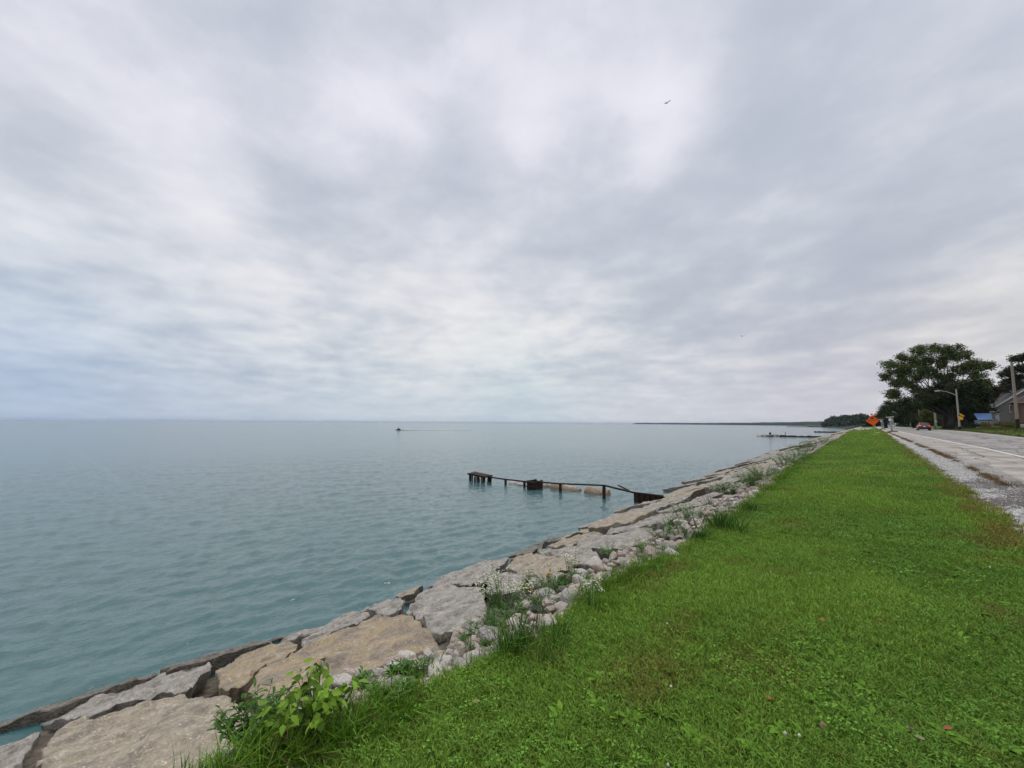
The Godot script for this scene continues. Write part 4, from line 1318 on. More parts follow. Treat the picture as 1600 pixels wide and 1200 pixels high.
func build_road_things() -> void:
	# orange work sign on a folding stand
	var t := 60.4
	var g := at_t(1366, 678.2, t)
	g.y = lawn_y(g.x, t)
	var o := thing("work_sign", g)
	tag(o, "orange diamond road work sign on a folding stand at the lawn edge", "sign")
	var c := at_t(1363.4, 657.2, t) - g
	var half := (at_t(1374.2, 657, t).x - at_t(1352.2, 657, t).x) / 2.0
	var s := st()
	diamond(s, half, 0.02, c, 0.13)
	var plate := part("panel", done(s), M.orange, o)
	part("symbol", flat_shape([[-0.2, 0.0], [-0.05, 0.16], [0.04, 0.19], [0.13, 0.12], [0.26, 0.02], [0.12, 0.03], [0.1, -0.05], [0.02, 0.0], [-0.08, 0.04]], c + Vector3(-0.05, half * 0.32, 0), 0.013, 0.05), M.black, plate)
	for k in 6:
		part("lettering", boxed(c + Vector3((-0.62 + 0.25 * k) * half, (-0.06 + 0.045 * k) * half, 0.012), Vector3(half * 0.2, 0.045, 0.004), 0.0, Basis(Vector3.BACK, 0.13)), M.black, plate)
	part("mast", tubed([Vector3(0.08, 0.03, -0.05), c + Vector3(-0.02, 0.3, -0.03)], [0.022, 0.018], 8), M.lime, o)
	for a in [-1.0, 1.0]:
		part("leg", tubed([Vector3(0.08, 0.12, -0.05), Vector3(0.08 + 0.4 * a, 0.015, 0.25)], [0.014, 0.014], 6), M.lime, o)
		part("leg", tubed([Vector3(0.08, 0.12, -0.05), Vector3(0.08 + 0.4 * a, 0.015, -0.4)], [0.014, 0.014], 6), M.lime, o)
	for a in [-1.0, 1.0]:
		part("flag", boxed(c + Vector3(0.14 * a + 0.1, half + 0.1, -0.03), Vector3(0.2, 0.16, 0.008), 0.0, Basis(Vector3.BACK, 0.5 * a)), M.orange, o)
	var bag := part("sandbag", boulder(501, 8, 12), M.bag)
	bag.transform = Transform3D(Basis(Vector3.UP, 0.4).scaled(Vector3(0.62, 0.2, 0.34)), on_lawn(1371.5, 677.5) + Vector3(0, 0.06, 0))
	tag(bag, "yellowish sandbag lying beside the orange sign's stand", "sandbag")
	# two grey posts with a flat plate on top, set in heaps of earth on the paved shoulder
	var n := 0
	for p in [[1393.5, 675.3, 652.0, 74.0, "grey post with a flat top plate in a heap of earth, nearer the orange sign"], [1378.5, 671.2, 655.5, 116.0, "grey post with a flat top plate in a heap of earth, farther down the road"]]:
		var at := at_t(p[0], p[1], p[3])
		at.y = road_y(at.x, p[3])
		var top := at_t(p[0], p[2], p[3])
		var h := top.y - at.y
		var q := thing("shoulder_post", at)
		tag(q, p[4], "post")
		part("post", tubed([Vector3(0.05, 0, 0), Vector3(-0.02, h * 0.6, 0), Vector3(-0.05, h, 0)], [0.13, 0.10, 0.08], 8), M.pole, q)
		part("top_plate", boxed(Vector3(-0.08, h + 0.02, 0), Vector3(0.8, 0.14, 0.1), 0.02, Basis(Vector3.BACK, 0.1)), M.concrete, q)
		part("notice", boxed(Vector3(-0.08, h - 0.32, 0.12), Vector3(0.3, 0.34, 0.02), 0.004), M.white, q)
		part("sleeve", boxed(Vector3(0.18, h - 0.55, 0.0), Vector3(0.12, 0.75, 0.08), 0.02, Basis(Vector3.BACK, 0.05)), M.steel, q)
		var mound := part("earth_heap", boulder(510 + n, 8, 12), M.soil, q)
		mound.transform = Transform3D(Basis.from_scale(Vector3(1.5, 0.4, 0.9)), Vector3(0.15, 0.03, 0))
		n += 1
	build_car()
	# street lamps with curved arms over the road
	for l in [[1500.0, 674.0, 608.0, 92.0, 1.75, "pale wooden lamp pole carrying the yellow diamond sign"], [1462.0, 669.5, 628.5, 130.0, 1.5, "lamp pole with a curved arm in front of the big tree's trunk"], [1423.0, 668.0, 646.0, 215.0, 1.3, "far lamp pole under the dark trees beyond the red car"], [1412.6, 667.6, 645.0, 260.0, 1.3, "farther lamp pole under the dark trees, left of the road's end"]]:
		var at := at_t(l[0], l[1], l[3])
		at.y = land_y(at.x, l[3])
		var h := at_t(l[0], l[2], l[3]).y - at.y
		var q := thing("street_lamp", at)
		tag(q, l[5], "lamp")
		part("pole", tubed([Vector3.ZERO, Vector3(0, h * 0.5, 0), Vector3(0, h, 0)], [0.125, 0.11, 0.09], 10), M.pole, q)
		part("dark_foot", tubed([Vector3(0, -0.05, 0), Vector3(0, 0.55, 0)], [0.165, 0.16], 10), M.creosote, q)
		var reach: float = l[4]
		var ax := h - 0.95
		part("arm", tubed([Vector3(0, ax, 0), Vector3(-reach * 0.3, ax + 0.35, 0), Vector3(-reach * 0.62, ax + 0.66, 0), Vector3(-reach * 0.85, ax + 0.76, 0), Vector3(-reach, ax + 0.79, 0)], [0.045, 0.04, 0.035, 0.035, 0.03], 7), M.steel, q)
		var head := part("lamp_head", boxed(Vector3(-reach - 0.28, ax + 0.80, 0), Vector3(0.62, 0.14, 0.26), 0.05), M.steel, q)
		part("lens", boxed(Vector3(-reach - 0.3, ax + 0.725, 0), Vector3(0.34, 0.05, 0.2), 0.01), M.white, head)
	# yellow diamond on the first lamp pole
	t = 91.75
	g = at_t(1501.2, 650.0, t)
	var y := thing("curve_sign", Vector3(g.x, g.y - 0.8, -t))
	tag(y, "yellow diamond warning sign with a black arrow and a small tab on the lamp pole", "sign")
	s = st()
	var hd := (at_t(1507.5, 650, t).x - at_t(1495.5, 650, t).x) / 2.0
	diamond(s, hd, 0.012, Vector3(0, 0.8, 0), 0.0)
	plate = part("panel", done(s), M.yellow, y)
	part("symbol", flat_shape([[-0.32, 0.12], [-0.12, 0.22], [-0.05, 0.06], [0.1, 0.02], [0.28, -0.12], [0.24, -0.2], [0.08, -0.1], [-0.12, -0.06], [-0.2, 0.02]], Vector3(0.02, 0.8, 0), 0.009, 0.0), M.black, plate)
	part("tab", boxed(Vector3(0, 0.8 - hd * 1.02, 0.01), Vector3(0.42, 0.34, 0.012), 0.003), M.yellow, y)
	# wooden utility poles
	for l in [[1591.0, 671.3, 566.0, 75.0, 0.145, "tall wooden utility pole with a dark foot in front of the brick house"], [1437.5, 668.0, 640.0, 170.0, 0.12, "thin pale pole behind the red car"], [1397.5, 667.6, 648.0, 230.0, 0.13, "thin grey pole in the dark trees beside the shoulder posts"], [1463.6, 669.8, 645.5, 122.0, 0.12, "short wooden pole with a small white notice beside the lamp with the curved arm"]]:
		var at := at_t(l[0], l[1], l[3])
		at.y = land_y(at.x, l[3]) if at.x > 8.6 else road_y(at.x, l[3])
		var h := at_t(l[0], l[2], l[3]).y - at.y
		var q := thing("utility_pole", at)
		tag(q, l[5], "pole")
		part("pole", tubed([Vector3(0, -0.1, 0), Vector3(0.02, h * 0.5, 0), Vector3(0.03, h, 0)], [l[4], l[4] * 0.9, l[4] * 0.75], 10), M.pole_brown if l[3] < 100 else M.pole, q)
		if l[3] < 100: part("dark_foot", tubed([Vector3(0, -0.1, 0), Vector3(0.005, 1.1, 0)], [0.185, 0.18], 10), M.creosote, q)
		if l[4] < 0.125 and l[3] < 130: part("notice", boxed(Vector3(-0.02, 1.6, 0.14), Vector3(0.3, 0.3, 0.02)), M.white, q)
	# orange board far down the road, seen over the car's roof
	t = 150.0
	g = at_t(1445.7, 659.5, t)
	o = thing("far_work_sign", Vector3(g.x, road_y(g.x, t), -t))
	tag(o, "small orange sign board seen just above the red car's roof", "sign")
	s = st()
	diamond(s, 0.42, 0.02, Vector3(0, g.y - road_y(g.x, t), 0), 0.0)
	part("panel", done(s), M.orange, o)
	part("mast", tubed([Vector3.ZERO, Vector3(0, g.y - road_y(g.x, t), -0.02)], [0.03, 0.03], 6), M.steel, o)

func section(z: float, yb: float, yt: float, wb: float, wt: float) -> Array:
	var r := minf(0.12, (yt - yb) * 0.3)
	return [Vector3(-wb + r, yb, z), Vector3(-wb, yb + r, z), Vector3(-(wb + wt) / 2.0 - 0.02, (yb + yt) / 2.0, z), Vector3(-wt, yt - r, z), Vector3(-wt + r, yt, z), Vector3(0, yt + 0.025, z), Vector3(wt - r, yt, z), Vector3(wt, yt - r, z), Vector3((wb + wt) / 2.0 + 0.02, (yb + yt) / 2.0, z), Vector3(wb, yb + r, z), Vector3(wb - r, yb, z)]

func loft(secs: Array) -> ArrayMesh:
	var s := st()
	s.set_smooth_group(1)
	var n: int = secs[0].size()
	for i in secs.size() - 1:
		for k in n:
			var k2 := (k + 1) % n
			quad(s, secs[i][k], secs[i][k2], secs[i + 1][k2], secs[i + 1][k])
	s.set_smooth_group(-1)
	for k in range(1, n - 1):
		tri(s, secs[0][0], secs[0][k + 1], secs[0][k])
		tri(s, secs[-1][0], secs[-1][k], secs[-1][k + 1])
	return done(s)

func build_car() -> void:
	var t := 97.0
	var at := at_t(1445.2, 673.1, t)
	var o := thing("car", Vector3(at.x, road_y(at.x, t), -t - 2.2))
	o.scale = Vector3.ONE * 0.88
	tag(o, "dark red car driving away with its tail lights lit", "car")
	var paint := mat(0.095, 0.012, 0.018, 0.25, 0.5)
	paint.clearcoat_enabled = true
	paint.clearcoat = 1.0
	var glass := mat(0.012, 0.013, 0.015, 0.08, 0.6)
	var red := mat(0.5, 0.02, 0.02, 0.3)
	red.emission_enabled = true
	red.emission = Color(1.0, 0.08, 0.06)
	red.emission_energy_multiplier = 0.9
	part("body", loft([section(2.22, 0.42, 0.92, 0.72, 0.70), section(2.14, 0.34, 1.0, 0.84, 0.80), section(1.8, 0.28, 1.05, 0.90, 0.84), section(0.8, 0.24, 1.02, 0.92, 0.86), section(-0.9, 0.24, 0.96, 0.92, 0.86), section(-1.7, 0.28, 0.86, 0.90, 0.80), section(-2.1, 0.36, 0.74, 0.82, 0.72), section(-2.2, 0.44, 0.66, 0.70, 0.62)]), paint, o)
	var cabin := part("cabin", loft([section(1.95, 0.96, 1.02, 0.72, 0.68), section(1.35, 0.95, 1.40, 0.80, 0.60), section(0.9, 0.95, 1.46, 0.82, 0.62), section(0.1, 0.94, 1.47, 0.82, 0.63), section(-0.4, 0.93, 1.40, 0.82, 0.62), section(-1.15, 0.9, 0.97, 0.78, 0.66)]), paint, o)
	var s := st()
	quad(s, Vector3(-0.66, 1.04, 2.0), Vector3(-0.56, 1.38, 1.43), Vector3(0.56, 1.38, 1.43), Vector3(0.66, 1.04, 2.0))
	part("rear_window", done(s), glass, cabin)
	s = st()
	quad(s, Vector3(0.64, 0.99, -1.2), Vector3(0.55, 1.40, -0.52), Vector3(-0.55, 1.40, -0.52), Vector3(-0.64, 0.99, -1.2))
	part("windscreen", done(s), glass, cabin)
	for e in [-1.0, 1.0]:
		s = st()
		var a := Vector3(0.86 * e, 1.04, 1.2)
		var b := Vector3(0.74 * e, 1.34, 1.0)
		var c := Vector3(0.74 * e, 1.34, -0.25)
		var d := Vector3(0.86 * e, 1.02, -0.7)
		if e > 0: quad(s, a, b, c, d)
		else: quad(s, d, c, b, a)
		part("side_window", done(s), glass, cabin)
		part("tail_light", boxed(Vector3(0.63 * e, 0.88, 2.19), Vector3(0.36, 0.15, 0.1), 0.03), red, o)
		part("mirror", boxed(Vector3(0.98 * e, 1.02, -0.55), Vector3(0.2, 0.13, 0.1), 0.03), paint, o)
		for z in [1.35, -1.4]:
			var w := part("wheel", tubed([Vector3(0.93 * e, 0.33, z), Vector3(0.70 * e, 0.33, z)], [0.33, 0.33], 20), M.black, o)
			part("rim", tubed([Vector3(0.94 * e, 0.33, z), Vector3(0.9 * e, 0.33, z)], [0.2, 0.2], 14), M.steel, w)
	part("bumper", boxed(Vector3(0, 0.45, 2.2), Vector3(1.62, 0.28, 0.16), 0.05), M.black, o)
	part("licence_plate", boxed(Vector3(0, 0.74, 2.235), Vector3(0.32, 0.16, 0.02)), M.white, o)
# ------------------------------------------------------------------ trees
func leaf_clump(seed_: int, n: int, size: float) -> ArrayMesh:
	var s := st()
	var r := RandomNumberGenerator.new()
	r.seed = seed_
	s.set_smooth_group(-1)
	for i in n:
		var p := Vector3(r.randfn(), r.randfn() * 0.6, r.randfn()) * 0.42
		var a := Vector3(r.randfn(), r.randfn() * 0.5, r.randfn()).normalized()
		var b := a.cross(Vector3(r.randfn(), r.randfn() + 1.0, r.randfn())).normalized()
		var l := size * r.randf_range(0.6, 1.2)
		var k := r.randf_range(0.75, 1.25)
		s.set_color(Color(k, k, k))
		quad(s, p - a * l, p + b * l * 0.5, p + a * l, p - b * l * 0.5)
	return done(s)

# lobes are [x, y, half width, half height] in pixels, at that distance along the road
func tree(called: String, label: String, t: float, foot: Array, fork: Array, lobes: Array, c: Color, dense: float, clump: ArrayMesh, girth: float, group := "") -> void:
	var base := at_t(foot[0], foot[1], t)
	base.y = land_y(base.x, t) - 0.1
	var root := thing(called, base)
	tag(root, label, "tree", group)
	var f := at_t(fork[0], fork[1], t) - base
	var trunk := st()
	tube(trunk, [Vector3(0, -0.2, 0), Vector3(f.x * 0.1, f.y * 0.15, 0), f * 0.6, f], [girth * 1.5, girth * 1.1, girth * 0.95, girth * 0.85], 10)
	var places := []
	var colors := []
	for l in lobes:
		var m := at_t(l[0], l[1], t) - base
		var rx := absf(at_t(l[0] + l[2], l[1], t).x - at_t(l[0], l[1], t).x)
		var ry := absf(at_t(l[0], l[1] - l[3], t).y - at_t(l[0], l[1], t).y)
		m.z += rng.randfn() * rx * 0.9
		var bend := f.lerp(m, 0.5) + Vector3(rng.randfn() * 0.5, rng.randf() * 0.9 - 0.2, rng.randfn() * 0.5) * rx * 0.6
		tube(trunk, [f * 0.9, f.lerp(bend, 0.6), bend, m], [girth * 0.36, girth * 0.24, girth * 0.15, girth * 0.05], 6, false)
		var area := rx * ry
		var subs := int(clampf(7.0 + area * 1.6, 8, 30))
		for k in subs:
			var d := Vector3(rng.randfn(), rng.randfn(), rng.randfn()).normalized() * pow(rng.randf(), 0.45)
			var sc := m + Vector3(d.x * rx, d.y * ry, d.z * rx * 1.1)
			if k % 3 == 0: tube(trunk, [m, m.lerp(sc, 0.6), sc], [girth * 0.09, girth * 0.06, girth * 0.03], 4, false)
			var tone := rng.randf_range(0.8, 1.2)
			for q in int(11.0 * dense):
				var p := sc + Vector3(rng.randfn() * 0.62, rng.randfn() * 0.36, rng.randfn() * 0.62) * clampf(rx * 0.42, 0.5, 1.6)
				places.append(spot(p, rng.randf_range(0.7, 1.25) * clampf(rx * 0.45, 0.7, 1.7), 0.4))
				colors.append(c * tone * rng.randf_range(0.75, 1.25))
	part("trunk", done(trunk), M.bark, root)
	merged("crown", clump, M.dull_leaves, places, colors, root)

func build_trees() -> void:
	var clump := leaf_clump(5, 14, 0.215)
	tree("tall_tree", "tall spreading broadleaf tree with an open crown behind the lamp pole", 115.0, [1479, 668.5], [1477, 648], [[1392, 572, 12, 9], [1388, 588, 10, 8], [1402, 597, 14, 10], [1398, 610, 11, 7], [1415, 558, 16, 11], [1436, 549, 16, 11], [1462, 545, 18, 10], [1488, 548, 16, 11], [1508, 556, 16, 11], [1527, 568, 13, 10], [1541, 573, 9, 5], [1420, 580, 16, 10], [1447, 572, 14, 10], [1475, 566, 15, 8], [1500, 576, 18, 10], [1525, 588, 14, 9], [1540, 598, 9, 9], [1395, 619, 7, 5], [1462, 585, 15, 7], [1480, 557, 14, 9], [1452, 560, 14, 9], [1430, 565, 13, 9], [1408, 578, 12, 9], [1512, 570, 13, 9], [1482, 588, 14, 8], [1440, 590, 13, 9], [1416, 598, 11, 7], [1428, 606, 10, 6], [1407, 588, 9, 7]], Color(0.10, 0.135, 0.04), 1.1, clump, 0.55)
	tree("dense_tree", "dense dark broadleaf tree under the tall open crown", 110.0, [1485, 668.5], [1488, 652], [[1500, 603, 22, 11], [1528, 612, 18, 12], [1475, 599, 18, 11], [1455, 610, 16, 11], [1510, 625, 24, 15], [1541, 622, 12, 14], [1485, 622, 20, 12], [1537, 640, 15, 9], [1508, 640, 20, 7], [1440, 624, 18, 11], [1424, 630, 18, 11], [1462, 626, 16, 10], [1495, 612, 20, 10]], Color(0.042, 0.056, 0.022), 2.0, clump, 0.5)
	tree("shore_tree", "dark tree at the left end of the row beyond the shoulder posts", 165.0, [1384, 668], [1384, 658], [[1384, 638, 12, 12], [1376, 650, 8, 10], [1398, 634, 13, 10], [1412, 631, 13, 9], [1392, 653, 13, 9], [1408, 650, 14, 10]], Color(0.05, 0.07, 0.026), 2.2, clump, 0.4, "row of dark trees")
	tree("shore_tree", "dark tree in the row behind the red car", 175.0, [1428, 668], [1428, 658], [[1424, 643, 15, 12], [1444, 640, 16, 12], [1434, 654, 16, 9], [1412, 655, 13, 8], [1458, 652, 14, 9]], Color(0.055, 0.068, 0.024), 2.2, clump, 0.4, "row of dark trees")
	tree("yellowing_tree", "small yellowish green tree behind the red car", 140.0, [1452, 668], [1452, 660], [[1450, 648, 8, 8], [1444, 655, 7, 6], [1457, 656, 7, 6]], Color(0.085, 0.095, 0.018), 1.2, clump, 0.2)
	tree("pine_tree", "open tiered tree behind the brick house's pole", 130.0, [1592, 668], [1592, 600], [[1588, 562, 11, 5], [1604, 560, 10, 6], [1577, 577, 8, 3.5], [1596, 575, 9, 3.5], [1572, 584, 6, 3], [1590, 589, 10, 4], [1576, 598, 9, 5], [1594, 601, 14, 6], [1616, 580, 14, 10], [1568, 606, 6, 5]], Color(0.055, 0.064, 0.036), 1.3, clump, 0.25)
	tree("rusty_tree", "small rusty brown tree against the grey roof", 121.0, [1553, 667], [1553, 640], [[1553, 609, 5, 4], [1548, 616, 6, 5]], Color(0.07, 0.046, 0.02), 1.6, clump, 0.15)
	tree("back_tree", "dark tree filling the gap between the big trunk and the blue cottage", 150.0, [1510, 668], [1510, 655], [[1500, 650, 14, 8], [1518, 652, 14, 8], [1530, 645, 10, 8], [1475, 652, 10, 9], [1490, 640, 14, 8]], Color(0.042, 0.056, 0.02), 2.2, clump, 0.3, "")
	tree("shore_tree", "dark tree beyond the far end of the road", 320.0, [1370, 668], [1370, 664], [[1366, 656, 7, 7], [1376, 659, 8, 6], [1358, 661, 6, 5]], Color(0.035, 0.048, 0.024), 2.0, leaf_clump(6, 11, 0.3), 0.4, "row of dark trees")

func shrub(called: String, label: String, px: float, py: float, t: float, w: float, h: float, c: Color) -> void:
	var at := at_t(px, py, t)
	at.y = land_y(at.x, t)
	var root := thing(called, at)
	tag(root, label, "shrub")
	var places := []
	var colors := []
	for k in 150:
		var d := Vector3(rng.randfn(), absf(rng.randfn()), rng.randfn()).normalized() * pow(rng.randf(), 0.3)
		places.append(spot(Vector3(d.x * w * 0.5, d.y * h * 0.85 + 0.05, d.z * w * 0.4), 0.5 * rng.randf_range(0.6, 1.2), 0.4))
		colors.append(c * rng.randf_range(0.7, 1.3))
	part("stem", tubed([Vector3(0, -0.05, 0), Vector3(0, h * 0.5, 0)], [0.06, 0.03], 6), M.bark, root)
	merged("foliage", leaf_clump(9, 10, 0.13), M.dull_leaves, places, colors, root)

# ------------------------------------------------------------------ houses
func window(parent: Node3D, c: Vector3, w: float, h: float) -> void:
	var f := part("window", boxed(c, Vector3(w, h, 0.10), 0.01), M.white, parent)
	for e in [-1.0, 1.0]:
		part("pane", boxed(c + Vector3(e * w * 0.235, 0, 0.045), Vector3(w * 0.42, h * 0.84, 0.03)), M.glass, f)
	part("sill", boxed(c + Vector3(0, -h / 2.0 - 0.05, 0.05), Vector3(w + 0.14, 0.08, 0.2), 0.01), M.white, f)

func siding(parent: Node3D, x0: float, x1: float, y0: float, y1: float, z: float, m: Material) -> void:
	var n := int((y1 - y0) / 0.3)
	for k in n:
		var y := lerpf(y0, y1, (k + 0.5) / n)
		part("board", boxed(Vector3((x0 + x1) / 2.0, y, z + 0.015), Vector3(x1 - x0, (y1 - y0) / n - 0.02, 0.03), 0.006, Basis(Vector3.RIGHT, -0.05)), m, parent)

func build_houses() -> void:
	M.glass = mat(0.05, 0.06, 0.065, 0.06, 0.6)
	M.siding_grey = mat(0.26, 0.25, 0.258, 0.8)
	M.siding_blue = mat(0.12, 0.20, 0.40, 0.8)
	M.blue_grey = mat(0.24, 0.31, 0.35, 0.8)
	M.shingle = mat(0.062, 0.058, 0.062, 0.9)
	M.shingle_brown = mat(0.085, 0.062, 0.058, 0.9)
	M.brick = mat(0.20, 0.105, 0.085, 0.9)
	# grey house with a gable to the road and a big dark roof behind it
	var t := 125.0
	var a := at_t(1563, 667.5, t)
	var g := land_y(a.x, t)
	var o := thing("grey_house", Vector3(a.x, g, -t))
	tag(o, "grey clapboard house with white eaves and a dark shingle roof", "house")
	var eave := at_t(1560, 633, t).y - g
	var ridge := eave + 3.0
	var wide := 7.4
	var s := st()
	s.set_smooth_group(-1)
	var p := [Vector3(0, -0.3, 0), Vector3(wide, -0.3, 0), Vector3(wide, eave, 0), Vector3(wide / 2.0, ridge, 0), Vector3(0, eave, 0)]
	var back := Vector3(0, 0, -11.0)
	for k in 5:
		quad(s, p[k] + back, p[k], p[(k + 1) % 5], p[(k + 1) % 5] + back)
	tri(s, p[0], p[4], p[1]); tri(s, p[1], p[4], p[2]); tri(s, p[4], p[3], p[2])
	var wall := part("wall", done(s), M.siding_grey, o)
	siding(wall, 0.0, wide, 0.0, eave, 0.0, M.siding_grey)
	var roof := part("roof", boxed(Vector3(wide * 0.25 - 0.2, (eave + ridge) / 2.0 + 0.02, -5.3), Vector3(sqrt(pow(wide / 2.0, 2) + pow(ridge - eave, 2)) + 0.7, 0.16, 12.0), 0.02, Basis(Vector3.BACK, atan2(ridge - eave, wide / 2.0))), M.shingle, o)
	part("roof", boxed(Vector3(wide * 0.75 + 0.2, (eave + ridge) / 2.0 + 0.02, -5.3), Vector3(sqrt(pow(wide / 2.0, 2) + pow(ridge - eave, 2)) + 0.7, 0.16, 12.0), 0.02, Basis(Vector3.BACK, -atan2(ridge - eave, wide / 2.0))), M.shingle, o)
	for e in [-1.0, 1.0]:
		part("barge_board", boxed(Vector3(wide / 2.0 + e * (wide * 0.25 + 0.2), (eave + ridge) / 2.0 - 0.1, 0.72), Vector3(sqrt(pow(wide / 2.0, 2) + pow(ridge - eave, 2)) + 0.7, 0.22, 0.05), 0.0, Basis(Vector3.BACK, -e * atan2(ridge - eave, wide / 2.0))), M.white, roof)
	part("gutter", boxed(Vector3(-0.52, eave - 0.42, -5.2), Vector3(0.14, 0.16, 11.6), 0.02), M.white, roof)
	window(o, Vector3(2.15, eave - 0.75, 0.08), 1.5, 1.3)
	window(o, Vector3(5.4, eave - 0.75, 0.08), 1.5, 1.3)
	window(o, Vector3(2.3, 1.5, 0.08), 1.3, 1.5)
	# the main roof behind, its slope facing us
	var rg := at_t(1590, 605, t + 12).y - g
	part("main_wall", boxed(Vector3(7.4, eave / 2.0 - 0.15, -14.4), Vector3(16.0, eave + 0.3, 8.0)), M.siding_grey, o)
	part("main_roof", boxed(Vector3(7.4, (eave + rg) / 2.0, -12.3), Vector3(17.0, 0.18, sqrt(pow(rg - eave, 2) + 20.0)), 0.02, Basis(Vector3.RIGHT, atan2(rg - eave, 4.4))), M.shingle, o)
	# brick wing nearer the road
	t = 112.0
	a = at_t(1599, 667.5, t)
	g = land_y(a.x, t)
	o = thing("brick_house", Vector3(a.x, g, -t))
	tag(o, "brown brick house with a low hipped roof behind the utility pole", "house")
	var be := at_t(1590, 628.5, t).y - g
	wall = part("wall", boxed(Vector3(4.5, be / 2.0 - 0.15, -3.5), Vector3(9.0, be + 0.3, 7.0)), M.brick, o)
	var bt := at_t(1600, 606, t + 3).y - g
	s = st()
	s.set_smooth_group(-1)
	var q := [Vector3(-0.6, be, 0.6), Vector3(9.6, be, 0.6), Vector3(9.6, be, -7.6), Vector3(-0.6, be, -7.6)]
	var r0 := Vector3(3.2, bt, -3.5)
	var r1 := Vector3(6.0, bt, -3.5)
	quad(s, q[0], r0, r1, q[1])
	quad(s, q[2], r1, r0, q[3])
	tri(s, q[3], r0, q[0])
	tri(s, q[1], r1, q[2])
	quad(s, q[0], q[1], q[2], q[3])
	roof = part("roof", done(s), M.shingle_brown, o)
	part("fascia", boxed(Vector3(4.5, be - 0.08, 0.62), Vector3(10.3, 0.18, 0.05)), mat(0.32, 0.24, 0.2, 0.8), roof)
	window(o, Vector3(1.9, 1.5, 0.06), 1.9, 1.6)
	window(o, Vector3(6.4, 1.5, 0.06), 1.9, 1.6)
	# blue cottage with a white glazed porch
	t = 104.0
	a = at_t(1533, 667, t)
	g = land_y(a.x, t)
	o = thing("blue_cottage", Vector3(a.x, g, -t))
	tag(o, "blue cottage with a white framed glazed porch under the trees", "house")
	var w2 := at_t(1556, 667, t).x - a.x
	var ce := at_t(1540, 656, t).y - g
	var cr := at_t(1540, 646, t).y - g
	wall = part("wall", boxed(Vector3(w2 / 2.0, ce / 2.0 - 0.15, -3.0), Vector3(w2, ce + 0.3, 6.0)), M.blue_grey, o)
	part("roof", boxed(Vector3(w2 / 2.0, (ce + cr) / 2.0, -1.4), Vector3(w2 + 0.6, 0.14, sqrt(pow(cr - ce, 2) + 12.0)), 0.02, Basis(Vector3.RIGHT, atan2(cr - ce, 3.3))), M.siding_blue, o)
	for k in 3:
		window(o, Vector3(w2 * (0.14 + 0.2 * k), ce * 0.5, 0.06), w2 * 0.18, ce * 0.62)
	part("door", boxed(Vector3(w2 * 0.72, ce * 0.4, 0.05), Vector3(0.9, ce * 0.8, 0.08), 0.01), M.white, o)
	var gb := part("dormer", boxed(Vector3(w2 * 0.86, ce + 0.5, 0.2), Vector3(w2 * 0.28, 1.3, 1.0)), M.blue_grey, o)
	part("dormer_roof", boxed(Vector3(w2 * 0.86, ce + 1.25, 0.3), Vector3(w2 * 0.34, 0.2, 1.4), 0.02, Basis(Vector3.RIGHT, 0.2)), M.shingle, gb)
	part("pane", boxed(Vector3(w2 * 0.86, ce + 0.5, 0.72), Vector3(w2 * 0.2, 0.8, 0.03)), M.glass, gb)
	# garden in front of the houses
	shrub("dark_shrub", "broad dark evergreen shrub right of the lamp pole", 1517, 673, 98.0, 2.6, 1.25, Color(0.014, 0.018, 0.010))
	shrub("dark_shrub", "low dark shrub at the end of the evergreen shrubs", 1528, 673, 99.0, 1.1, 0.6, Color(0.014, 0.017, 0.011))
	shrub("dark_shrub", "rounded dark shrub at the foot of the big tree", 1484, 671, 105.0, 2.2, 1.0, Color(0.016, 0.022, 0.014))
	shrub("red_shrub", "purplish brown rounded shrub in front of the blue cottage", 1556, 672, 100.0, 1.3, 1.5, Color(0.055, 0.038, 0.034))
	shrub("ochre_shrub", "low ochre ornamental grass beside the purplish shrub", 1542, 673.5, 97.0, 1.2, 0.8, Color(0.14, 0.10, 0.03))
	shrub("lime_shrub", "yellow-green low shrub in front of the grey house", 1564, 672, 98.0, 1.1, 0.9, Color(0.10, 0.11, 0.028))
	shrub("rust_shrub", "rust red low shrub beside the utility pole", 1577, 673.5, 84.0, 1.4, 0.9, Color(0.11, 0.05, 0.026))
	shrub("lime_shrub", "bright green low shrub at the foot of the utility pole", 1584, 674.5, 80.0, 0.8, 0.6, Color(0.09, 0.13, 0.022))
	shrub("ochre_shrub", "ochre grass clump behind the low stone wall", 1598, 670, 82.0, 0.9, 0.8, Color(0.13, 0.10, 0.03))
	var wm: Material = M.concrete
	for l in [[1526.0, 1544.0, 673.0, 97.0, "pale low kerb stone edging the garden by the evergreen shrubs"], [1546.0, 1570.0, 672.3, 97.0, "pale low garden edging in front of the purplish shrub"], [1588.5, 1606.0, 673.5, 78.0, "low pale block wall at the foot of the utility pole"]]:
		var e0 := at_t(l[0], l[2], l[3])
		var e1 := at_t(l[1], l[2], l[3])
		var gy := land_y(e0.x, l[3])
		var h := 0.2 if l[3] > 90.0 else 0.5
		var k := thing("garden_wall", Vector3((e0.x + e1.x) / 2.0, gy, -l[3]))
		tag(k, l[4], "wall")
		for row in (1 if h < 0.3 else 2):
			for b in 4:
				part("block", boxed(Vector3((b - 1.5) * (e1.x - e0.x) / 4.0, 0.0 + h / (1 if h < 0.3 else 2) * (row + 0.35), 0), Vector3((e1.x - e0.x) / 4.0 - 0.02, h / (1 if h < 0.3 else 2) - 0.01, 0.3), 0.02), wm, k)
	# grass of the far verge
	var vg := []
	var vc := []
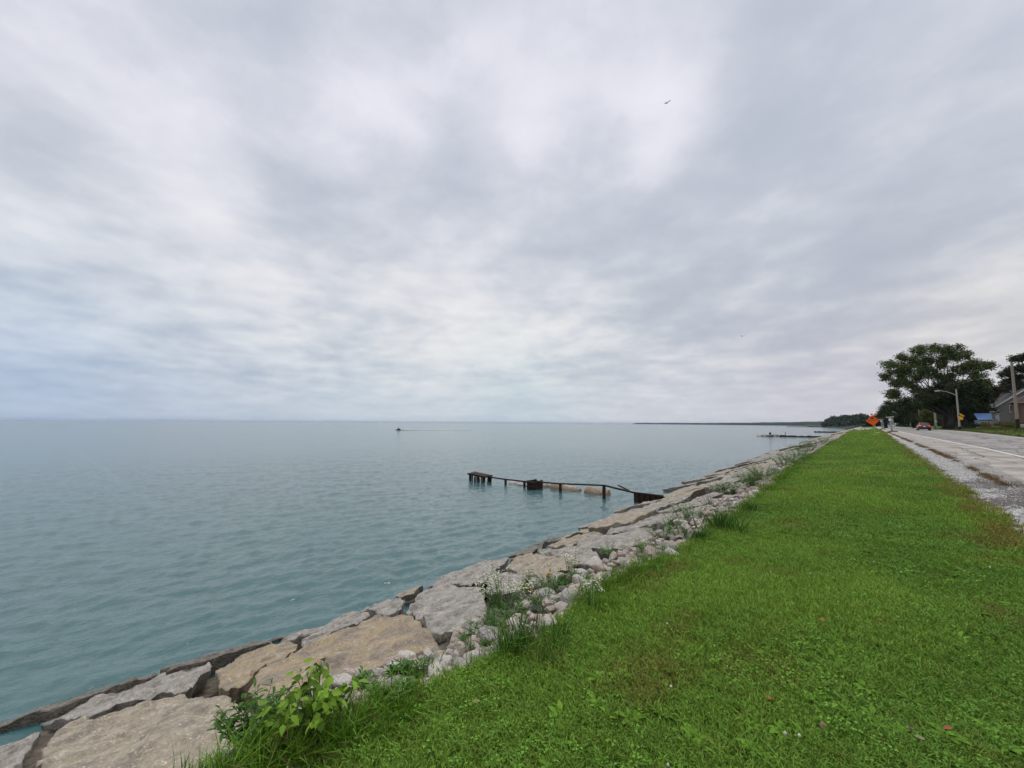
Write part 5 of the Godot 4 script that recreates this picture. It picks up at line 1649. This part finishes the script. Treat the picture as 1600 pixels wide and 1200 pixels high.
	for i in 5000:
		var tt := 45.0 + 75.0 * rng.randf()
		var x := lut(tt, FAR_KERB) + 0.35 + 5.0 * rng.randf()
		vg.append(spot(Vector3(x, land_y(x, tt) - 0.02, -tt), rng.randf_range(2.5, 4.5), 0.2))
		vc.append(Color(0.07, 0.10, 0.02).lerp(Color(0.15, 0.11, 0.04), rng.randf() * 0.5) * rng.randf_range(0.7, 1.2))
	tag(multi("verge_grass", blades(13, 0.035, 0.022, 0.052, 0.0042, 0.9, 3), M.grass, vg, vc), "grass verge in front of the houses across the road", "grass", "", "stuff")

# ------------------------------------------------------------------ far shore
func build_far_shore() -> void:
	var far_green := mat(0.035, 0.05, 0.025, 0.95)
	# wooded headland where the shore bends
	var places := []
	var colors := []
	var clump := leaf_clump(12, 14, 0.34)
	var r := RandomNumberGenerator.new()
	r.seed = 8
	for k in 110:
		var f := k / 109.0
		var px := lerpf(1289.0, 1352.0, f)
		var t := lerpf(900.0, 520.0, f)
		var top := 652.5 - 4.5 * smoothstep(0.0, 0.75, f) + 1.6 * sin(f * 21.0) + 1.3 * sin(f * 47.0 + 1.0)
		if f < 0.12: top += 5.0 * (1.0 - f / 0.12)
		for row in 3:
			var tt := t + row * 22.0 + r.randfn() * 6.0
			var ct := at_t(px + r.randfn() * 0.4, top + row * 0.0, tt)
			var h := ct.y - WATER_Y
			var hh := h * r.randf_range(0.75, 1.0)
			for q in 20:
				var d := Vector3(r.randfn(), r.randfn(), r.randfn()).normalized() * pow(r.randf(), 0.4)
				places.append(Transform3D(Basis(Vector3.UP, r.randf() * TAU).scaled(Vector3.ONE * r.randf_range(2.2, 4.2)), Vector3(ct.x + d.x * 4.5, WATER_Y + hh * 0.56 + d.y * hh * 0.42, -tt + d.z * 4.5)))
				colors.append(Color(0.05, 0.07, 0.032) * r.randf_range(0.7, 1.3))
	var bp := []
	var bc := []
	for k in 2600:
		var t := 230.0 + 90.0 * r.randf()
		var x := 11.0 + 110.0 * pow(r.randf(), 1.3)
		var h := 5.5 + 3.0 * nz.get_noise_1d(x * 9.0)
		bp.append(Transform3D(Basis(Vector3.UP, r.randf() * TAU).scaled(Vector3.ONE * r.randf_range(1.6, 2.6)), Vector3(x, 0.8 + h * r.randf(), -t)))
		bc.append(Color(0.03, 0.042, 0.018) * r.randf_range(0.7, 1.3))
	tag(multi("background_wood", clump, M.dull_leaves, bp, bc), "dark wood behind the trees and houses across the road", "wood", "", "stuff")
	tag(multi("headland_wood", clump, M.dull_leaves, places, colors), "dark wooded headland where the shore bends", "wood", "", "stuff")
	var ts := graded(420.0, 1700.0, 40.0, 1.02)
	strip("headland", func(t: float) -> float: return lut(t, WATER_EDGE) - 4.0, func(t: float) -> float: return lut(t, WATER_EDGE) + 60.0, func(x: float, t: float) -> float: return lerpf(WATER_Y - 0.4, 2.5, smoothstep(0.0, 14.0, x - lut(t, WATER_EDGE) + 4.0)), ts, 8, far_green)
	# the long low coast beyond, wooded to its edge
	var s := st()
	s.set_smooth_group(0)
	var prev := []
	for k in 181:
		var f := k / 180.0
		var px := lerpf(987.0, 1300.0, f)
		var t := lerpf(5600.0, 1500.0, pow(f, 0.75))
		var foot := at_t(px, 662.0, t)
		var up := lerpf(1.5, 6.2, pow(f, 2.2)) + 0.55 * nz.get_noise_1d(k * 6.0) + 0.5 * nz.get_noise_1d(k * 21.0)
		if f < 0.02: up *= f / 0.02
		var scale := at_t(px, 661.0, t).y - at_t(px, 662.0, t).y
		var h := maxf(0.3, up * scale + 3.8)
		var col := []
		for c in [[0.0, -1.0], [0.0, h * 0.7], [h * 0.8, h], [400.0, h * 0.9], [420.0, -1.0]]:
			col.append(Vector3(foot.x + c[0] * 0.25, WATER_Y + c[1], -t - c[0]))
		if prev:
			for q in 4:
				quad(s, prev[q], prev[q + 1], col[q + 1], col[q])
		prev = col
	var coast := part("far_coast", done(s), far_green)
	tag(coast, "", "", "", "structure")

# ------------------------------------------------------------------ small things
func build_small_things() -> void:
	# personal watercraft with its rider, and its wake
	var at := on_level(622.5, 672.3, WATER_Y)
	var o := thing("jet_ski", at, 0.0)
	var right := cam.transform.basis.x
	o.rotation.y = atan2(right.z, -right.x) + 0.25 + PI
	o.scale = Vector3.ONE * 0.85
	tag(o, "small dark jet ski speeding across the lake", "jet ski")
	var hull := loft([section(-1.6, 0.25, 0.45, 0.1, 0.15), section(-1.1, 0.0, 0.6, 0.4, 0.45), section(0.0, -0.1, 0.65, 0.55, 0.5), section(1.4, -0.05, 0.5, 0.55, 0.45)])
	var dark := mat(0.02, 0.022, 0.025, 0.4)
	part("hull", hull, dark, o).rotation.y = -PI / 2.0
	part("seat", boxed(Vector3(0.35, 0.78, 0), Vector3(1.2, 0.25, 0.36), 0.08), M.black, o)
	part("handlebar", tubed([Vector3(-0.5, 0.6, 0), Vector3(-0.42, 1.0, 0), Vector3(-0.36, 1.02, 0.35)], [0.1, 0.05, 0.03], 6), M.black, o)
	var body := st()
	tube(body, [Vector3(0.25, 0.85, 0), Vector3(0.16, 1.15, 0), Vector3(0.02, 1.42, 0), Vector3(0.0, 1.5, 0)], [0.19, 0.18, 0.2, 0.08], 10)
	tube(body, [Vector3(0.0, 1.48, 0), Vector3(-0.01, 1.55, 0), Vector3(-0.02, 1.66, 0), Vector3(-0.02, 1.75, 0)], [0.07, 0.1, 0.11, 0.05], 10)
	for e in [-1.0, 1.0]:
		tube(body, [Vector3(0.02, 1.38, 0.17 * e), Vector3(-0.12, 1.12, 0.28 * e), Vector3(-0.38, 1.02, 0.28 * e)], [0.07, 0.055, 0.045], 7)
		tube(body, [Vector3(0.25, 0.88, 0.1 * e), Vector3(-0.12, 0.9, 0.24 * e), Vector3(-0.1, 0.5, 0.3 * e)], [0.11, 0.085, 0.06], 7)
	var rider := part("person", done(body), M.black)
	rider.transform = o.transform
	tag(rider, "person in dark clothes riding the jet ski", "person")
	var foam := st()
	foam.set_smooth_group(-1)
	var fr := RandomNumberGenerator.new()
	fr.seed = 2
	var dir := -o.transform.basis.x * -1.0
	dir.y = 0
	dir = dir.normalized()
	var side := Vector3(-dir.z, 0, dir.x)
	var white := []
	var wc := []
	for k in 420:
		var d := 1.2 + 34.0 * pow(fr.randf(), 1.8)
		var w := 0.25 + d * 0.03
		white.append(Transform3D(Basis(Vector3.UP, fr.randf() * TAU).scaled(Vector3(0.8, 0.35, 0.5) * fr.randf_range(0.4, 1.2) * (1.0 if d > 8.0 else 1.2)), at + dir * d + side * fr.randfn() * w + Vector3(0, 0.03 + 0.3 * maxf(0.0, fr.randf() - d / 12.0), 0)))
		wc.append(Color(0.75, 0.78, 0.78) * fr.randf_range(0.7, 1.0))
	tag(multi("wake", boulder(66, 5, 8), M.pebble, white, wc), "white foam of the jet ski's wake", "foam", "", "stuff")
	# gulls: two on the pile box, one in flight
	var gw := mat(0.62, 0.62, 0.62, 0.8)
	for p in [[738.0, 739.0, "white gull standing at the outer end of the pile box"], [741.5, 739.6, "grey gull standing on the plank of the pile box"]]:
		var q := at_t(p[0], p[1], 19.5)
		var b := thing("gull", Vector3(q.x, 0, -19.5))
		b.position.y = q.y - 0.05
		tag(b, p[2], "bird")
		part("body", tubed([Vector3(-0.12, 0.06, 0), Vector3(-0.05, 0.1, 0), Vector3(0.06, 0.13, 0), Vector3(0.1, 0.18, 0), Vector3(0.13, 0.2, 0)], [0.015, 0.05, 0.055, 0.03, 0.025], 8), gw if p[0] < 740 else M.pole, b)
		part("beak", tubed([Vector3(0.15, 0.2, 0), Vector3(0.19, 0.195, 0)], [0.01, 0.003], 5), M.yellow, b)
		for e in [-1.0, 1.0]: part("leg", tubed([Vector3(0.0, 0.09, 0.02 * e), Vector3(0.0, 0.0, 0.02 * e)], [0.006, 0.006], 4), M.black, b)
	for p in [[1160.0, 525.5, 80.0, 0.0, "gull gliding low in the sky above the far groynes"], [1043.0, 160.5, 14.0, 0.5, "grey bird flying high over the lake"]]:
		var d := ray(p[0], p[1]).normalized()
		var b := thing("flying_bird", cam.position + d * float(p[2]) * (1.0 if p[2] > 20 else 1.6), 0.7)
		tag(b, p[4], "bird")
		b.rotation.z = p[3]
		var k := 1.0 if p[2] > 20 else 0.30
		part("body", tubed([Vector3(0, 0, 0.2) * k, Vector3(0, 0.02, 0.08) * k, Vector3(0, 0.02, -0.1) * k, Vector3(0, 0.03, -0.2) * k], [0.02 * k, 0.06 * k, 0.06 * k, 0.02 * k], 8), gw, b)
		for e in [-1.0, 1.0]:
			var s := st()
			s.set_smooth_group(-1)
			var w0 := [Vector3(0.03 * e, 0.03, -0.09) * k, Vector3(0.28 * e, 0.14, -0.13) * k, Vector3(0.62 * e, 0.06, 0.05) * k, Vector3(0.28 * e, 0.12, 0.08) * k, Vector3(0.03 * e, 0.03, 0.1) * k]
			for side_ in [0.0, -0.012]:
				var u := Vector3(0, side_, 0)
				tri(s, w0[0] + u, w0[1] + u, w0[4] + u); tri(s, w0[1] + u, w0[3] + u, w0[4] + u); tri(s, w0[1] + u, w0[2] + u, w0[3] + u)
			part("wing", done(s), gw, b)
	# fallen leaves on the lawn
	var shape := st()
	leaf(shape, Vector3.ZERO, Vector3.RIGHT, Vector3.UP, 1.0, [0.03, 0.2, 0.3, 0.22, 0.06], 0.2, Color.WHITE)
	var lm := done(shape)
	for p in [[1286, 1138, 0.062, Color(0.26, 0.16, 0.13), "pinkish curled dead leaf lying on the lawn"], [1490, 1149, 0.05, Color(0.28, 0.11, 0.06), "red-brown dead leaf lying on the lawn"], [1418, 1143, 0.05, Color(0.12, 0.09, 0.07), "dark brown dead leaf lying on the lawn"], [1430, 1162, 0.045, Color(0.30, 0.24, 0.16), "pale tan dead leaf lying on the lawn"], [1290, 978, 0.07, Color(0.30, 0.13, 0.05), "slim orange dead leaf lying on the lawn"], [1195, 1098, 0.05, Color(0.34, 0.16, 0.07), "small brown dead leaf lying on the lawn beside clover"], [1380, 977, 0.05, Color(0.28, 0.15, 0.05), "small orange-brown dead leaf lying on the lawn"], [750, 1105, 0.06, Color(0.3, 0.24, 0.13), "straw-coloured dead leaf lying on the lawn near the cobbles"]]:
		var m := vmat(0.8)
		m.albedo_color = Color(p[3]).linear_to_srgb()
		var q := on_lawn(p[0], p[1])
		var l := part("fallen_leaf", lm, m)
		l.transform = Transform3D(Basis(Vector3.UP, rng.randf() * TAU).rotated(Vector3.RIGHT, 0.25).scaled(Vector3.ONE * p[2] * 0.8), q + Vector3(0, 0.034, 0))
		tag(l, p[4], "leaf")
	# orange sheet dumped on the stones far along, pale rubble behind the sign
	var on := on_slope(1309, 687, 0.0)
	for k in 6: on = on_slope(1309, 687, grade(-on.z))
	var net := part("orange_sheet", boulder(601, 7, 11), M.orange)
	net.transform = Transform3D(Basis.from_scale(Vector3(1.5, 0.55, 1.5)), on + Vector3(0, 0.1, 0))
	tag(net, "crumpled orange sheet lying on the stones by the far lawn", "sheet")
	for k in 16:
		var f := k / 15.0
		var t := lerpf(105.0, 135.0, rng.randf())
		var q := at_t(lerpf(1336.0, 1361.0, f), 668.5 - 3.5 * f, t)
		q.y = maxf(rev_y(q.x, t), q.y - 0.4) if q.x < lut(t, LAWN_LEFT) - 0.9 else lawn_y(q.x, t)
		var o2 := part("pale_boulder", boulder(610 + k % 5, 7, 10), M.cobble[3])
		o2.transform = Transform3D(Basis(Vector3.UP, rng.randf() * TAU).scaled(Vector3(1.1, 0.8, 1.0) * rng.randf_range(0.6, 1.1)), q + Vector3(0, 0.2, 0))
		tag(o2, "pale boulder in the heap at the end of the lawn behind the orange sign", "stone", "boulders behind the orange sign")
